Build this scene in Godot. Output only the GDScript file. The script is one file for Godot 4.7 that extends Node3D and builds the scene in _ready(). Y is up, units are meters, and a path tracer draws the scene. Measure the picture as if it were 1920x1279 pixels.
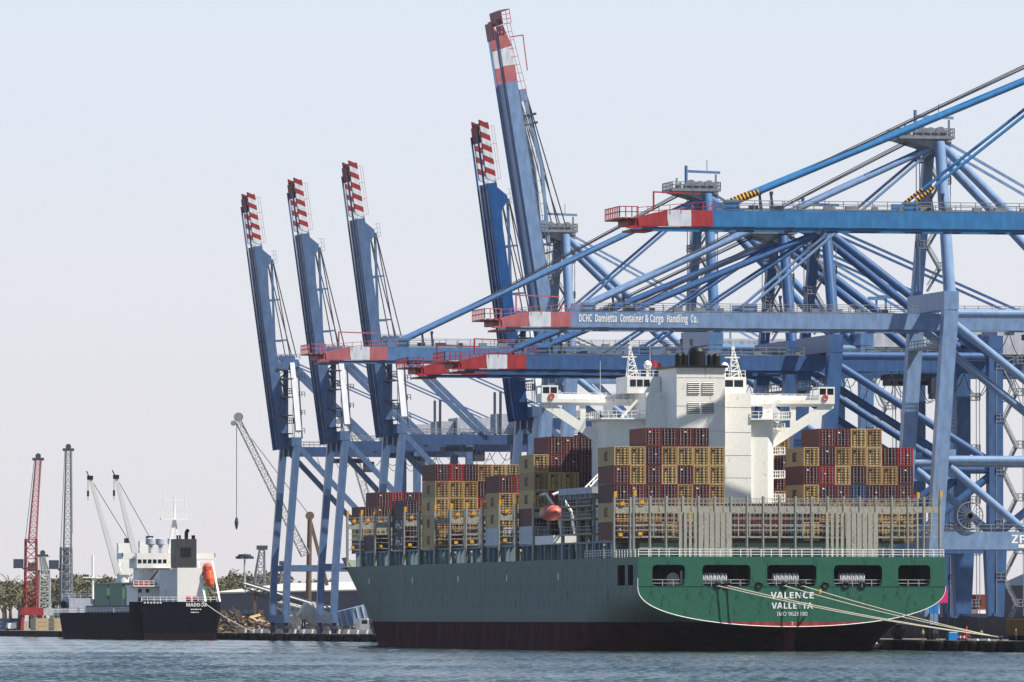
extends Node3D
# World: x runs from the water towards the land, y is up, z runs along the quay (the ships point to -z).
# The origin lies on the waterline under the middle of the big ship's transom. Units are metres.
const QUAY := 1.67
var M := {}
var taken := {}

class MB:
	var v := PackedVector3Array()
	var n := PackedVector3Array()
	var ix := PackedInt32Array()
	func tri(a: Vector3, b: Vector3, c: Vector3) -> void:
		var nn := (b - a).cross(c - a).normalized()
		var k := v.size()
		v.append(a); v.append(b); v.append(c)
		n.append(nn); n.append(nn); n.append(nn)
		ix.append(k); ix.append(k + 2); ix.append(k + 1)
	func trin(a: Vector3, b: Vector3, c: Vector3, na: Vector3, nb: Vector3, nc: Vector3) -> void:
		var k := v.size()
		v.append(a); v.append(b); v.append(c)
		n.append(na); n.append(nb); n.append(nc)
		if (b - a).cross(c - a).dot(na + nb + nc) > 0.0:
			ix.append(k); ix.append(k + 2); ix.append(k + 1)
		else:
			ix.append(k); ix.append(k + 1); ix.append(k + 2)
	func quad(a: Vector3, b: Vector3, c: Vector3, d: Vector3) -> void:
		var nn := (b - a).cross(d - a)
		if nn.length_squared() < 1e-12:
			nn = (c - b).cross(d - b)
		nn = nn.normalized()
		var k := v.size()
		v.append(a); v.append(b); v.append(c); v.append(d)
		for i in 4:
			n.append(nn)
		ix.append(k); ix.append(k + 2); ix.append(k + 1)
		ix.append(k); ix.append(k + 3); ix.append(k + 2)
	func hexa(p: Array) -> void: # 8 corners: bottom loop 0..3 and top loop 4..7, counter-clockwise from above
		quad(p[3], p[2], p[1], p[0])
		quad(p[4], p[5], p[6], p[7])
		for i in 4:
			var j := (i + 1) % 4
			quad(p[i], p[j], p[j + 4], p[i + 4])
	func box(c: Vector3, s: Vector3, b := Basis()) -> MB:
		var h := s * 0.5
		var p := []
		for y in [-h.y, h.y]:
			for q in [[-h.x, h.z], [h.x, h.z], [h.x, -h.z], [-h.x, -h.z]]:
				p.append(c + b * Vector3(q[0], y, q[1]))
		hexa(p)
		return self
	func span(a: Vector3, b: Vector3) -> MB: # axis-aligned box between two corners
		return box((a + b) * 0.5, (b - a).abs())
	func beam(a: Vector3, b: Vector3, w: float, h: float, w2 := -1.0, h2 := -1.0) -> MB: # w across, h in the upright direction; may taper
		var d := (b - a).normalized()
		var up := Vector3.UP
		if absf(d.y) > 0.8:
			up = Vector3.RIGHT
		var s := d.cross(up).normalized()
		var u := s.cross(d)
		if w2 < 0.0:
			w2 = w
			h2 = h
		var p := []
		for e in [[a, w * 0.5, h * 0.5], [b, w2 * 0.5, h2 * 0.5]]:
			for q in [[-1, 1], [1, 1], [1, -1], [-1, -1]]:
				p.append(e[0] + s * (q[0] * e[1]) + u * (q[1] * e[2]))
		var q0 := []
		# keep the winding outward whatever the frame's handedness
		if (p[1] - p[0]).cross(p[3] - p[0]).dot(d) > 0.0:
			q0 = p
		else:
			q0 = [p[1], p[0], p[3], p[2], p[5], p[4], p[7], p[6]]
		hexa(q0)
		return self
	func tube(a: Vector3, b: Vector3, r: float, k := 8, r2 := -1.0) -> MB:
		if r2 < 0.0:
			r2 = r
		var d := (b - a).normalized()
		var s := d.cross(Vector3.UP if absf(d.y) < 0.9 else Vector3.RIGHT).normalized()
		var u := s.cross(d)
		var o := v.size()
		for i in k + 1:
			var t := TAU * i / k
			var e := s * cos(t) + u * sin(t)
			v.append(a + e * r); n.append(e)
			v.append(b + e * r2); n.append(e)
		for i in k:
			var q := o + i * 2
			ix.append(q); ix.append(q + 3); ix.append(q + 1)
			ix.append(q); ix.append(q + 2); ix.append(q + 3)
		if r > 0.15:
			for e in [[a, r, -1.0], [b, r2, 1.0]]:
				if e[1] < 0.01:
					continue
				var c := v.size()
				v.append(e[0]); n.append(d * e[2])
				for i in k + 1:
					var t := TAU * i / k
					v.append(e[0] + (s * cos(t) + u * sin(t)) * e[1]); n.append(d * e[2])
				for i in k:
					if e[2] < 0.0:
						ix.append(c); ix.append(c + 1 + i); ix.append(c + 2 + i)
					else:
						ix.append(c); ix.append(c + 2 + i); ix.append(c + 1 + i)
		return self
	func path(pts: Array, r: float, k := 5) -> MB:
		for i in pts.size() - 1:
			tube(pts[i], pts[i + 1], r, k)
		return self
	func sag(a: Vector3, b: Vector3, drop: float, r: float, steps := 8, k := 5) -> MB: # a hanging rope
		var pts := []
		for i in steps + 1:
			var t := float(i) / steps
			pts.append(a.lerp(b, t) - Vector3(0, drop * 4.0 * t * (1.0 - t), 0))
		return path(pts, r, k)
	func lathe(prof: Array, o: Vector3, ax: Vector3, k := 12) -> MB: # profile of Vector2(radius, along the axis)
		var d := ax.normalized()
		var s := d.cross(Vector3.UP if absf(d.y) < 0.9 else Vector3.RIGHT).normalized()
		var u := s.cross(d)
		for j in prof.size() - 1:
			var p: Vector2 = prof[j]
			var q: Vector2 = prof[j + 1]
			var sl := Vector2(q.y - p.y, p.x - q.x).normalized()
			for i in k:
				var t0 := TAU * i / k
				var t1 := TAU * (i + 1) / k
				var e0 := s * cos(t0) + u * sin(t0)
				var e1 := s * cos(t1) + u * sin(t1)
				var n0 := e0 * sl.x + d * sl.y
				var n1 := e1 * sl.x + d * sl.y
				var a := o + e0 * p.x + d * p.y
				var b := o + e1 * p.x + d * p.y
				var c := o + e1 * q.x + d * q.y
				var f := o + e0 * q.x + d * q.y
				if p.x > 1e-4:
					trin(a, b, c, n0, n1, n1)
				if q.x > 1e-4:
					trin(a, c, f, n0, n1, n0)
		return self
	func rail(a: Vector3, b: Vector3, h := 1.1, step := 2.0, r := 0.04, bars := 2) -> MB:
		var k := maxi(1, int(round(a.distance_to(b) / step)))
		for i in k + 1:
			var p := a.lerp(b, float(i) / k)
			beam(p, p + Vector3(0, h, 0), r * 2.0, r * 2.0)
		for j in bars:
			var y := h * (1.0 - float(j) / bars)
			beam(a + Vector3(0, y, 0), b + Vector3(0, y, 0), r * 1.8, r * 1.8)
		return self
	func extrude(poly: PackedVector2Array, o: Vector3, ux: Vector3, uy: Vector3, dep: Vector3) -> MB: # a flat outline given thickness
		var t := Geometry2D.triangulate_polygon(poly)
		var fn := ux.cross(uy)
		var flip := fn.dot(dep) > 0.0
		for i in range(0, t.size(), 3):
			var q := []
			for j in 3:
				var p := poly[t[i + j]]
				q.append(o + ux * p.x + uy * p.y)
			var s: Vector3 = (q[1] - q[0]).cross(q[2] - q[0])
			if s.dot(dep) > 0.0:
				q = [q[0], q[2], q[1]]
			tri(q[0], q[1], q[2])
			tri(q[0] + dep, q[2] + dep, q[1] + dep)
		var ccw := not Geometry2D.is_polygon_clockwise(poly)
		for i in poly.size():
			var p0 := poly[i]
			var p1 := poly[(i + 1) % poly.size()]
			var a := o + ux * p0.x + uy * p0.y
			var b := o + ux * p1.x + uy * p1.y
			if ccw == flip:
				quad(a, b, b + dep, a + dep)
			else:
				quad(b, a, a + dep, b + dep)
		return self
	func cut(a: Vector3, b: Vector3, c: Vector3, na: Vector3, nb: Vector3, nc: Vector3, y: float, low: MB) -> void: # puts what lies under y into low
		var P := [a, b, c]
		var N := [na, nb, nc]
		var hi := []
		var lo := []
		for i in 3:
			var j := (i + 1) % 3
			var p: Vector3 = P[i]
			var q: Vector3 = P[j]
			if p.y >= y:
				hi.append([p, N[i]])
			else:
				lo.append([p, N[i]])
			if (p.y >= y) != (q.y >= y):
				var t := (y - p.y) / (q.y - p.y)
				var m := [p.lerp(q, t), (N[i] as Vector3).lerp(N[j], t)]
				hi.append(m)
				lo.append(m)
		for i in range(1, hi.size() - 1):
			trin(hi[0][0], hi[i][0], hi[i + 1][0], hi[0][1], hi[i][1], hi[i + 1][1])
		for i in range(1, lo.size() - 1):
			low.trin(lo[0][0], lo[i][0], lo[i + 1][0], lo[0][1], lo[i][1], lo[i + 1][1])
	func mesh(m: Material) -> ArrayMesh:
		var a := []
		a.resize(Mesh.ARRAY_MAX)
		a[Mesh.ARRAY_VERTEX] = v
		a[Mesh.ARRAY_NORMAL] = n
		a[Mesh.ARRAY_INDEX] = ix
		var am := ArrayMesh.new()
		am.add_surface_from_arrays(Mesh.PRIMITIVE_TRIANGLES, a)
		am.surface_set_material(0, m)
		return am

func numbered(called: String) -> String:
	var k: int = taken.get(called, 0)
	taken[called] = k + 1
	return called if k == 0 else "%s_%03d" % [called, k]

func thing(called: String, label: String, category: String, at := Vector3.ZERO, group := "", turn := 0.0) -> Node3D:
	var o := Node3D.new()
	o.name = numbered(called)
	add_child(o)
	o.position = at
	o.rotation.y = turn
	o.set_meta("label", label)
	o.set_meta("category", category)
	if group != "":
		o.set_meta("group", group)
	return o

func part(parent: Node3D, called: String, b: MB, m: Material, label := "") -> MeshInstance3D:
	var o := MeshInstance3D.new()
	o.name = called
	o.mesh = b.mesh(m)
	parent.add_child(o, true)
	if label != "":
		o.set_meta("label", label)
	return o

func piece(parent: Node3D, called: String, ms: Mesh, at := Vector3.ZERO) -> MeshInstance3D: # shares its mesh with its like
	var o := MeshInstance3D.new()
	o.name = called
	o.mesh = ms
	o.position = at
	parent.add_child(o, true)
	return o

func ground(called: String, b: MB, m: Material, kind := "structure") -> MeshInstance3D:
	var o := MeshInstance3D.new()
	o.name = called
	o.mesh = b.mesh(m)
	add_child(o)
	o.set_meta("kind", kind)
	return o

func lettering(parent: Node3D, called: String, s: String, at: Vector3, width: float, height: float, m: Material, basis := Basis(), font := "Droid Sans", bold := true) -> MeshInstance3D:
	var t := TextMesh.new()
	var f := SystemFont.new()
	f.font_names = PackedStringArray([font])
	f.font_weight = 700 if bold else 400
	t.font = f
	t.text = s
	t.font_size = 64
	t.pixel_size = 0.01
	t.depth = 0.03
	t.material = m
	var bb := t.get_aabb()
	var o := MeshInstance3D.new()
	o.name = called
	o.mesh = t
	var sc := Vector3(width / maxf(bb.size.x, 0.01), height / maxf(bb.size.y, 0.01), 1.0)
	o.transform = Transform3D(basis * Basis.from_scale(sc), at - basis * (Vector3(bb.get_center().x, bb.get_center().y, 0) * sc))
	parent.add_child(o, true)
	return o

func noise_tex(sd: int, freq: float, lo: float, hi: float, size := 256, oct := 4) -> ImageTexture:
	var f := FastNoiseLite.new()
	f.seed = sd
	f.frequency = freq
	f.fractal_octaves = oct
	f.noise_type = FastNoiseLite.TYPE_SIMPLEX_SMOOTH
	var g := f.get_seamless_image(size, size)
	var im := Image.create(size, size, true, Image.FORMAT_RGB8)
	for y in size:
		for x in size:
			var t := g.get_pixel(x, y).r
			t = clampf((t - 0.5) * 1.6 + 0.5, 0.0, 1.0)
			var c := lerpf(lo, hi, t)
			im.set_pixel(x, y, Color(c, c, c))
	im.generate_mipmaps()
	return ImageTexture.create_from_image(im)

func rust_tex(sd: int, amount: float, stain: Color) -> ImageTexture: # paint with blotches of stain in it
	var size := 512
	var f := FastNoiseLite.new()
	f.seed = sd
	f.frequency = 0.012
	f.fractal_octaves = 5
	var g := f.get_seamless_image(size, size)
	f.seed = sd + 7
	f.frequency = 0.05
	var h := f.get_seamless_image(size, size)
	var im := Image.create(size, size, true, Image.FORMAT_RGB8)
	for y in size:
		for x in size:
			var a := g.get_pixel(x, y).r
			var b := h.get_pixel(x, y).r
			var k := clampf((a - (0.78 - amount)) * 5.0, 0.0, 1.0) * clampf((b - 0.35) * 3.0, 0.0, 1.0)
			var c := Color(1, 1, 1).darkened((0.16 if amount > 0.0 else 0.06) * b)
			im.set_pixel(x, y, c.lerp(stain, k * 0.8))
	im.generate_mipmaps()
	return ImageTexture.create_from_image(im)

var T := {}
func paint(called: String, c: Color, rough := 0.55, tex := "grime", scale := Vector3(0.13, 0.05, 0.13), metal := 0.0) -> StandardMaterial3D:
	var m := StandardMaterial3D.new()
	m.albedo_color = c
	m.roughness = rough
	m.metallic = metal
	m.metallic_specular = 0.4 if rough < 0.75 else 0.15
	if tex != "":
		m.albedo_texture = T[tex]
		m.uv1_triplanar = true
		m.uv1_world_triplanar = true
		m.uv1_scale = scale
	M[called] = m
	return m

func c8(r: int, g: int, b: int) -> Color:
	return Color8(r, g, b)

func make_materials() -> void:
	T.grime = noise_tex(3, 0.02, 0.88, 1.0)
	T.blotch = noise_tex(11, 0.01, 0.66, 1.0, 512, 5)
	T.rusty = rust_tex(21, 0.10, c8(150, 95, 62))
	T.rusty_little = rust_tex(41, -0.02, c8(176, 134, 92))
	T.dirty = rust_tex(33, 0.17, c8(120, 108, 94))
	paint("crane_blue", c8(84, 110, 148), 0.36)
	paint("crane_blue_sky", c8(88, 126, 172), 0.36)
	paint("crane_blue_pale", c8(120, 148, 186), 0.36)
	paint("crane_blue_deep", c8(34, 84, 144), 0.36)
	paint("crane_blue_teal", c8(56, 120, 174), 0.36)
	paint("crane_blue_mid", c8(62, 96, 144), 0.36)
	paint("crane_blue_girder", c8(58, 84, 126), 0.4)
	paint("crane_white", c8(214, 218, 226), 0.5)
	paint("crane_red", c8(166, 56, 62), 0.5)
	paint("crane_red_faded", c8(182, 106, 110), 0.55)
	paint("crane_red_dull", c8(150, 50, 50), 0.6)
	paint("steel_dark", c8(58, 66, 84), 0.6)
	paint("steel_grey", c8(128, 134, 142), 0.55)
	paint("steel_pale", c8(176, 180, 182), 0.55)
	paint("cable", c8(60, 62, 70), 0.6, "")
	paint("rubber", c8(26, 26, 28), 0.85)
	paint("house_grey", c8(182, 186, 196), 0.6)
	paint("hull_grey", c8(138, 148, 138), 0.8, "dirty", Vector3(0.11, 0.022, 0.11))
	paint("hull_red", c8(84, 40, 46), 0.85, "blotch", Vector3(0.05, 0.02, 0.05))
	paint("hull_green", c8(46, 104, 84), 0.5, "dirty", Vector3(0.13, 0.026, 0.13))
	paint("boot_red", c8(176, 64, 58), 0.6, "blotch")
	paint("ship_white", c8(238, 237, 232), 0.5, "rusty_little", Vector3(0.08, 0.03, 0.08))
	paint("ship_cream", c8(170, 169, 158), 0.6, "rusty", Vector3(0.2, 0.05, 0.2))
	paint("ship_pillar", c8(112, 134, 146), 0.6)
	paint("deck_green", c8(70, 104, 92), 0.7)
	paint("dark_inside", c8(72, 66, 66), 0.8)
	paint("black_paint", c8(24, 25, 28), 0.5)
	paint("white_paint", c8(236, 236, 234), 0.5, "")
	paint("yellow_paint", c8(222, 156, 30), 0.5, "")
	paint("orange_boat", c8(226, 92, 52), 0.4)
	paint("faded_boat", c8(196, 104, 90), 0.45)
	paint("glass_dark", c8(24, 34, 44), 0.12, "")
	paint("rope", c8(206, 198, 178), 0.9, "")
	paint("concrete", c8(158, 150, 138), 0.9, "blotch", Vector3(0.06, 0.06, 0.06))
	paint("quay_wall", c8(70, 70, 70), 0.9, "blotch", Vector3(0.2, 0.1, 0.2))
	paint("soil", c8(150, 140, 122), 0.95, "blotch", Vector3(0.01, 0.01, 0.01))
	paint("coaster_blue", c8(15, 18, 30), 0.85, "grime")
	paint("coaster_boot", c8(40, 26, 34), 0.85)
	paint("hatch_green", c8(96, 134, 104), 0.6, "grime")
	paint("funnel_grey", c8(66, 68, 74), 0.6)
	paint("poster_pink", c8(208, 40, 110), 0.6, "")
	paint("poster_blue", c8(20, 120, 200), 0.6, "")
	paint("orange_net", c8(236, 84, 40), 0.7, "")
	paint("crate_brown", c8(120, 96, 60), 0.8)
	paint("brick_red", c8(128, 66, 62), 0.8)
	paint("shed_dark", c8(88, 92, 108), 0.75)
	paint("shed_roof", c8(214, 208, 198), 0.7)
	paint("rust_iron", c8(112, 94, 82), 0.8, "rusty", Vector3(0.3, 0.3, 0.3))
	paint("yellow_dust", c8(174, 148, 104), 0.7)
	# containers: paint, and the same with nothing light about it
	for q in [["mustard", c8(204, 172, 116)], ["maroon", c8(112, 50, 48)], ["red", c8(178, 50, 56)], ["blue", c8(44, 80, 122)], ["white", c8(212, 216, 224)], ["plum", c8(84, 58, 74)], ["buff", c8(188, 170, 136)], ["mustard_b", c8(186, 152, 104)], ["mustard_c", c8(212, 184, 132)], ["maroon_b", c8(126, 64, 56)], ["maroon_c", c8(96, 46, 50)]]:
		paint("box_" + q[0], q[1], 0.6, "rusty", Vector3(0.35, 0.2, 0.35))
	var g := paint("leaf", c8(106, 104, 84), 0.8, "")
	g.backlight_enabled = true
	g.backlight = Color(0.05, 0.06, 0.03)
	paint("bark", c8(96, 82, 66), 0.9, "")
	var w := StandardMaterial3D.new()
	w.albedo_color = c8(44, 58, 60)
	w.roughness = 0.12
	w.metallic_specular = 0.3
	M.water = w

# ---------- water, quay, land ----------
func water_tile(mb: MB, x0: float, z0: float, sx: float, sz: float, cx: float, cz: float, wv: Array) -> void:
	var nx := int(round(sx / cx))
	var nz := int(round(sz / cz))
	var o := mb.v.size()
	for j in nz + 1:
		for i in nx + 1:
			var x := x0 + sx * i / nx
			var z := z0 + sz * j / nz
			var y := 0.0
			var dx := 0.0
			var dz := 0.0
			for w: PackedFloat32Array in wv:
				var p := w[0] * x + w[1] * z + w[3]
				var c := cos(p) * w[2]
				y += sin(p) * w[2]
				dx += c * w[0]
				dz += c * w[1]
			# gusts: the chop is stronger in some patches than in others
			var g := 0.8 + 0.2 * sin(x * 0.11 + z * 0.017) + 0.2 * sin(z * 0.031 - x * 0.05 + 1.3)
			mb.v.append(Vector3(x, y * g, z))
			mb.n.append(Vector3(-dx * g, 1.0, -dz * g).normalized())
	for j in nz:
		for i in nx:
			var a := o + j * (nx + 1) + i
			mb.ix.append(a); mb.ix.append(a + 1); mb.ix.append(a + nx + 2)
			mb.ix.append(a); mb.ix.append(a + nx + 2); mb.ix.append(a + nx + 1)

func make_water() -> void:
	var rng := RandomNumberGenerator.new()
	rng.seed = 5
	var wv := []
	for i in 15:
		var L := 0.7 * pow(1.135, i)         # wavelengths 0.7 .. 4 m
		var k := TAU / L
		var t := 1.2 + rng.randf_range(-0.85, 0.85)
		var amp := 0.0185 * L * rng.randf_range(0.7, 1.2) * (1.0 if L < 1.9 else 0.55)
		wv.append(PackedFloat32Array([k * cos(t), k * sin(t), amp, rng.randf() * TAU]))
	var calm := []
	for w in wv:
		if TAU / Vector2(w[0], w[1]).length() > 1.7:
			calm.append(w)
	var fine := MB.new()
	var eye := Vector2(-286, 1211)
	for iz in range(-16, 11):
		for ix in range(-6, 1):
			var x0 := -14.0 + ix * 40.0
			var z0 := -1240.0 + (iz + 16) * 80.0
			var d := eye.distance_to(Vector2(x0 + 20, z0 + 40))
			# open water lies along the channel that runs past the ships; outside it the far sheet is enough
			var mid := -286.0 + (1211.0 - (z0 + 40)) * 0.2
			if absf(x0 + 20 - mid) > 62.0 + d * 0.07:
				continue
			if d < 860.0:
				water_tile(fine, x0, z0, 40, 80, 0.32, 0.36, wv)
			elif d < 1160.0:
				water_tile(fine, x0, z0, 40, 80, 0.6, 0.7, wv)
			else:
				water_tile(fine, x0, z0, 40, 80, 1.2, 1.2, calm)
	ground("harbour_water", fine, M.water)
	var far := MB.new()
	far.quad(Vector3(-6000, -0.4, 2500), Vector3(30, -0.4, 2500), Vector3(30, -0.4, -6000), Vector3(-6000, -0.4, -6000))
	ground("sea", far, M.water)

func make_quay() -> void:
	var b := MB.new()
	b.span(Vector3(26, -6, -1500), Vector3(70, QUAY, 420))
	b.span(Vector3(25.7, QUAY - 0.45, -1500), Vector3(26, QUAY - 0.003, 420))
	ground("quay", b, M.quay_wall)
	var a := MB.new()
	a.quad(Vector3(25.75, QUAY + 0.01, 420), Vector3(6000, QUAY + 0.01, 420), Vector3(6000, QUAY + 0.01, -9000), Vector3(25.75, QUAY + 0.01, -9000))
	ground("quay_apron", a, M.concrete)
	var r := MB.new()
	for x in [29.5, 60.0]:
		r.span(Vector3(x - 0.07, QUAY + 0.012, -900), Vector3(x + 0.07, QUAY + 0.03, 300))
	ground("crane_rails", r, M.steel_dark)
	var l := MB.new()
	l.quad(Vector3(180, QUAY + 0.03, 300), Vector3(6000, QUAY + 0.03, 300), Vector3(6000, QUAY + 0.03, -9000), Vector3(180, QUAY + 0.03, -9000))
	ground("open_ground", l, M.soil)
	# rubber fenders along the face of the quay
	var f := MB.new()
	f.lathe([Vector2(0.28, -0.95), Vector2(0.72, -0.8), Vector2(0.8, -0.5), Vector2(0.8, 0.5), Vector2(0.72, 0.8), Vector2(0.28, 0.95), Vector2(0.28, -0.95)], Vector3.ZERO, Vector3(0, 1, 0), 12)
	var fm := f.mesh(M.rubber)
	var c := MB.new()
	for s in [-1.0, 1.0]:
		c.path([Vector3(0.3, 1.0, s * 0.25), Vector3(0.1, 0.6, s * 0.5), Vector3(-0.1, 0.9, s * 0.1)], 0.05, 4)
	var cm := c.mesh(M.steel_grey)
	var zs := []
	for z in [-34.0, -19.0, -9.5, -7.0, 3.0, 13.0, 22.0, 25.0, 34.0]:
		zs.append([z, "right of the green stern"])
	for i in 17:
		zs.append([-402.0 - i * 18.0 - (i * 7 % 5), "below the striped cranes"])
	for i in 7:
		zs.append([-905.0 - i * 9.0, "left of the dark ship"])
	var words := ["first", "second", "third", "fourth", "fifth", "sixth", "seventh", "eighth", "ninth", "tenth", "eleventh", "twelfth", "thirteenth", "fourteenth", "fifteenth", "sixteenth", "seventeenth"]
	var cnt := {}
	for q in zs:
		var k: int = cnt.get(q[1], 0)
		cnt[q[1]] = k + 1
		var o := thing("quay_fender", "black rubber fender on quay wall %s, %s from its nearest end" % [q[1], words[k]], "fender", Vector3(25.0, 0.62, q[0]), "fenders along the quay wall")
		piece(o, "fender_drum", fm)
		piece(o, "chain", cm)
	# bollards
	for q in [[20.6, "holding the green ship's four mooring ropes"], [1.5, "beside the red and white barriers"], [-12.0, "near the blue crate"], [-600.0, "between the two farthest striped cranes"], [-668.0, "ahead of the farthest striped crane"]]:
		var o := thing("bollard", "dark mooring bollard on quay edge %s" % q[1], "bollard", Vector3(27.4, QUAY + 0.01, q[0]), "bollards on the quay edge")
		var bb := MB.new()
		bb.lathe([Vector2(0.42, 0), Vector2(0.42, 0.06), Vector2(0.26, 0.12), Vector2(0.24, 0.5), Vector2(0.38, 0.62), Vector2(0.36, 0.72), Vector2(0.0, 0.78)], Vector3.ZERO, Vector3.UP, 12)
		part(o, "post", bb, M.steel_dark)
		var fl := MB.new()
		fl.box(Vector3(0, 0.015, 0), Vector3(1.0, 0.03, 1.0))
		part(o, "base_plate", fl, M.rust_iron)

# ---------- the big container ship ----------
const DECK := 14.4
const BASE := 17.1   # the level the container stacks stand on
const HB := 24.1     # half the beam
var ship: Node3D

func hull_point(w: float, q: float) -> Vector3:
	var zn := w * 345.0
	var t := smoothstep(0.0, 1.0, clampf((zn - 16.0) / 78.0, 0.0, 1.0))
	var yt := lerpf(10.0, -7.0, t)
	var y0 := lerpf(3.8, -14.0, pow(clampf(zn / 62.0, 0.0, 1.0), 1.25))
	var top := DECK if w < 0.728 else 16.2
	var x := HB
	var y := 0.0
	if q < 0.4:
		y = lerpf(top, yt, q / 0.4)
	else:
		var f := (q - 0.4) / 0.6 * PI * 0.5
		x = HB * cos(f)
		y = yt - (yt - y0) * pow(sin(f), 0.8)
	var ls := 338.0 + 0.9 * y
	var z := zn + (ls - 345.0) * smoothstep(0.45, 1.0, w)
	var h := clampf(y / 15.0, 0.0, 1.0)
	var d := clampf((ls - z) / lerpf(150.0, 110.0, h), 0.0, 1.0)
	x *= 1.0 - pow(1.0 - d, lerpf(1.4, 1.6, h))
	return Vector3(-x, y, -z)

func hull_normal(w: float, q: float) -> Vector3:
	var e := 0.002
	var a := hull_point(minf(w + e, 1.0), q) - hull_point(maxf(w - e, 0.0), q)
	var b := hull_point(w, minf(q + e, 1.0)) - hull_point(w, maxf(q - e, 0.0))
	var n := a.cross(b)
	if n.length_squared() < 1e-12:
		return Vector3(-1, 0, 0)
	n = n.normalized()
	if n.x > 0.0 and absf(n.x) > 0.02:
		n = -n
	return n

func make_hull() -> void:
	var up := MB.new()
	var low := MB.new()
	var ws := [0.0]
	for i in 17:
		ws.append(16.0 / 345.0 + (94.0 - 16.0) / 345.0 * i / 16.0)
	for i in range(1, 9):
		ws.append(lerpf(94.0 / 345.0, 0.58, i / 8.0))
	for i in range(1, 15):
		ws.append(lerpf(0.58, 0.727, i / 14.0))
	for i in 27:
		ws.append(lerpf(0.731, 1.0, i / 26.0))
	var qs := [0.0, 0.2, 0.4]
	for i in range(1, 15):
		qs.append(0.4 + 0.6 * i / 14.0)
	var mir := Vector3(-1, 1, 1)
	for i in ws.size() - 1:
		for j in qs.size() - 1:
			var p := [hull_point(ws[i], qs[j]), hull_point(ws[i + 1], qs[j]), hull_point(ws[i + 1], qs[j + 1]), hull_point(ws[i], qs[j + 1])]
			var n := [hull_normal(ws[i], qs[j]), hull_normal(ws[i + 1], qs[j]), hull_normal(ws[i + 1], qs[j + 1]), hull_normal(ws[i], qs[j + 1])]
			if p[0].y < -4.0 and p[1].y < -4.0:
				continue
			for t in [[0, 1, 2], [0, 2, 3]]:
				if not (i == 0 and j < 2):
					up.cut(p[t[0]], p[t[1]], p[t[2]], n[t[0]], n[t[1]], n[t[2]], 4.5, low)
				up.cut(p[t[0]] * mir, p[t[1]] * mir, p[t[2]] * mir, n[t[0]] * mir, n[t[1]] * mir, n[t[2]] * mir, 4.5, low)
	# the port strake by the mooring deck, with its two openings
	for r in [[0.0, -3.2, 10.0, DECK], [-7.1, -9.1, 10.0, DECK], [-14.5, -16.0, 10.0, DECK], [-3.2, -7.1, 13.2, DECK], [-9.1, -14.5, 13.2, DECK], [-3.2, -7.1, 10.0, 10.1], [-9.1, -14.5, 10.0, 10.1]]:
		up.quad(Vector3(-HB, r[2], r[1]), Vector3(-HB, r[2], r[0]), Vector3(-HB, r[3], r[0]), Vector3(-HB, r[3], r[1]))
		up.quad(Vector3(-HB + 0.25, r[2], r[0]), Vector3(-HB + 0.25, r[2], r[1]), Vector3(-HB + 0.25, r[3], r[1]), Vector3(-HB + 0.25, r[3], r[0]))
	# rubbing line under the deck edge, and weld seams standing a little proud
	for k in 6:
		var z0 := -22.0 - k * 34.0
		up.span(Vector3(-HB - 0.03, 5.2, z0 - 0.12), Vector3(-HB + 0.02, DECK - 0.05, z0 + 0.12))
	for y in [7.6, 10.6, 12.9]:
		up.span(Vector3(-HB - 0.025, y, -228), Vector3(-HB + 0.02, y + 0.07, -96))
	var hull := part(ship, "hull", up, M.hull_grey)
	for k in 5:                             # small white tug and frame marks
		var z := -60.0 - k * 42.0
		var mk := MB.new()
		mk.span(Vector3(-HB - 0.03, 11.2, z), Vector3(-HB + 0.01, 12.2, z + 0.6))
		part(hull, "white_mark", mk, M.white_paint)
		var sc := MB.new()
		sc.span(Vector3(-HB - 0.04, 8.2 - (k % 2) * 1.4, z + 7.0), Vector3(-HB + 0.01, 9.4 - (k % 2) * 1.4, z + 7.9))
		part(hull, "scupper", sc, M.black_paint)
	part(ship, "bottom_plating", low, M.hull_red)
	# transom: five openings above, the rounded counter below
	var g := MB.new()
	var xs := [-HB, -21.8, -16.75, -14.0, -6.5, -3.9, 3.8, 6.55, 14.1, 16.65, 21.7, HB]
	for i in 11:
		if i % 2 == 0:
			g.span(Vector3(xs[i], 10.0, -0.25), Vector3(xs[i + 1], 13.2, 0))
		else:
			for s in [[xs[i], 1.0], [xs[i + 1], -1.0]]:   # rounded corners of the openings
				for c in [[10.0, 1.0], [13.2, -1.0]]:
					var pv := PackedVector2Array([Vector2(s[0], c[0])])
					for a in 5:
						var t := PI * 0.5 * a / 4.0
						pv.append(Vector2(s[0] + s[1] * 0.6 * (1.0 - sin(t)), c[0] + c[1] * 0.6 * (1.0 - cos(t))))
					g.extrude(pv, Vector3.ZERO, Vector3.RIGHT, Vector3.UP, Vector3(0, 0, -0.22))
	g.span(Vector3(-HB, 13.2, -0.25), Vector3(HB, DECK + 0.05, 0))
	var red := MB.new()
	var rim := []
	var prev := Vector3(-HB, 10.0, 0)
	for j in 41:
		var p := hull_point(0.0, 0.4 + 0.6 * j / 40.0)
		p.z = 0.0
		rim.append(p)
		if j > 0:
			var a := Vector3(prev.x, prev.y, 0)
			var n := Vector3(0, 0, 1)
			for t in [[a, p, p * mir], [a, p * mir, a * mir]]:
				g.cut(t[0], t[1], t[2], n, n, n, 4.5, red)
		prev = p
	var tr := part(ship, "transom", g, M.hull_green, "green transom with five mooring openings")
	part(tr, "boot_top_band", red, M.boot_red)
	var line := MB.new()
	var both := []
	for p in rim:
		both.append(p + Vector3(0, 0, 0.02))
	for i in range(rim.size() - 1, -1, -1):
		both.append(rim[i] * mir + Vector3(0, 0, 0.02))
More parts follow.
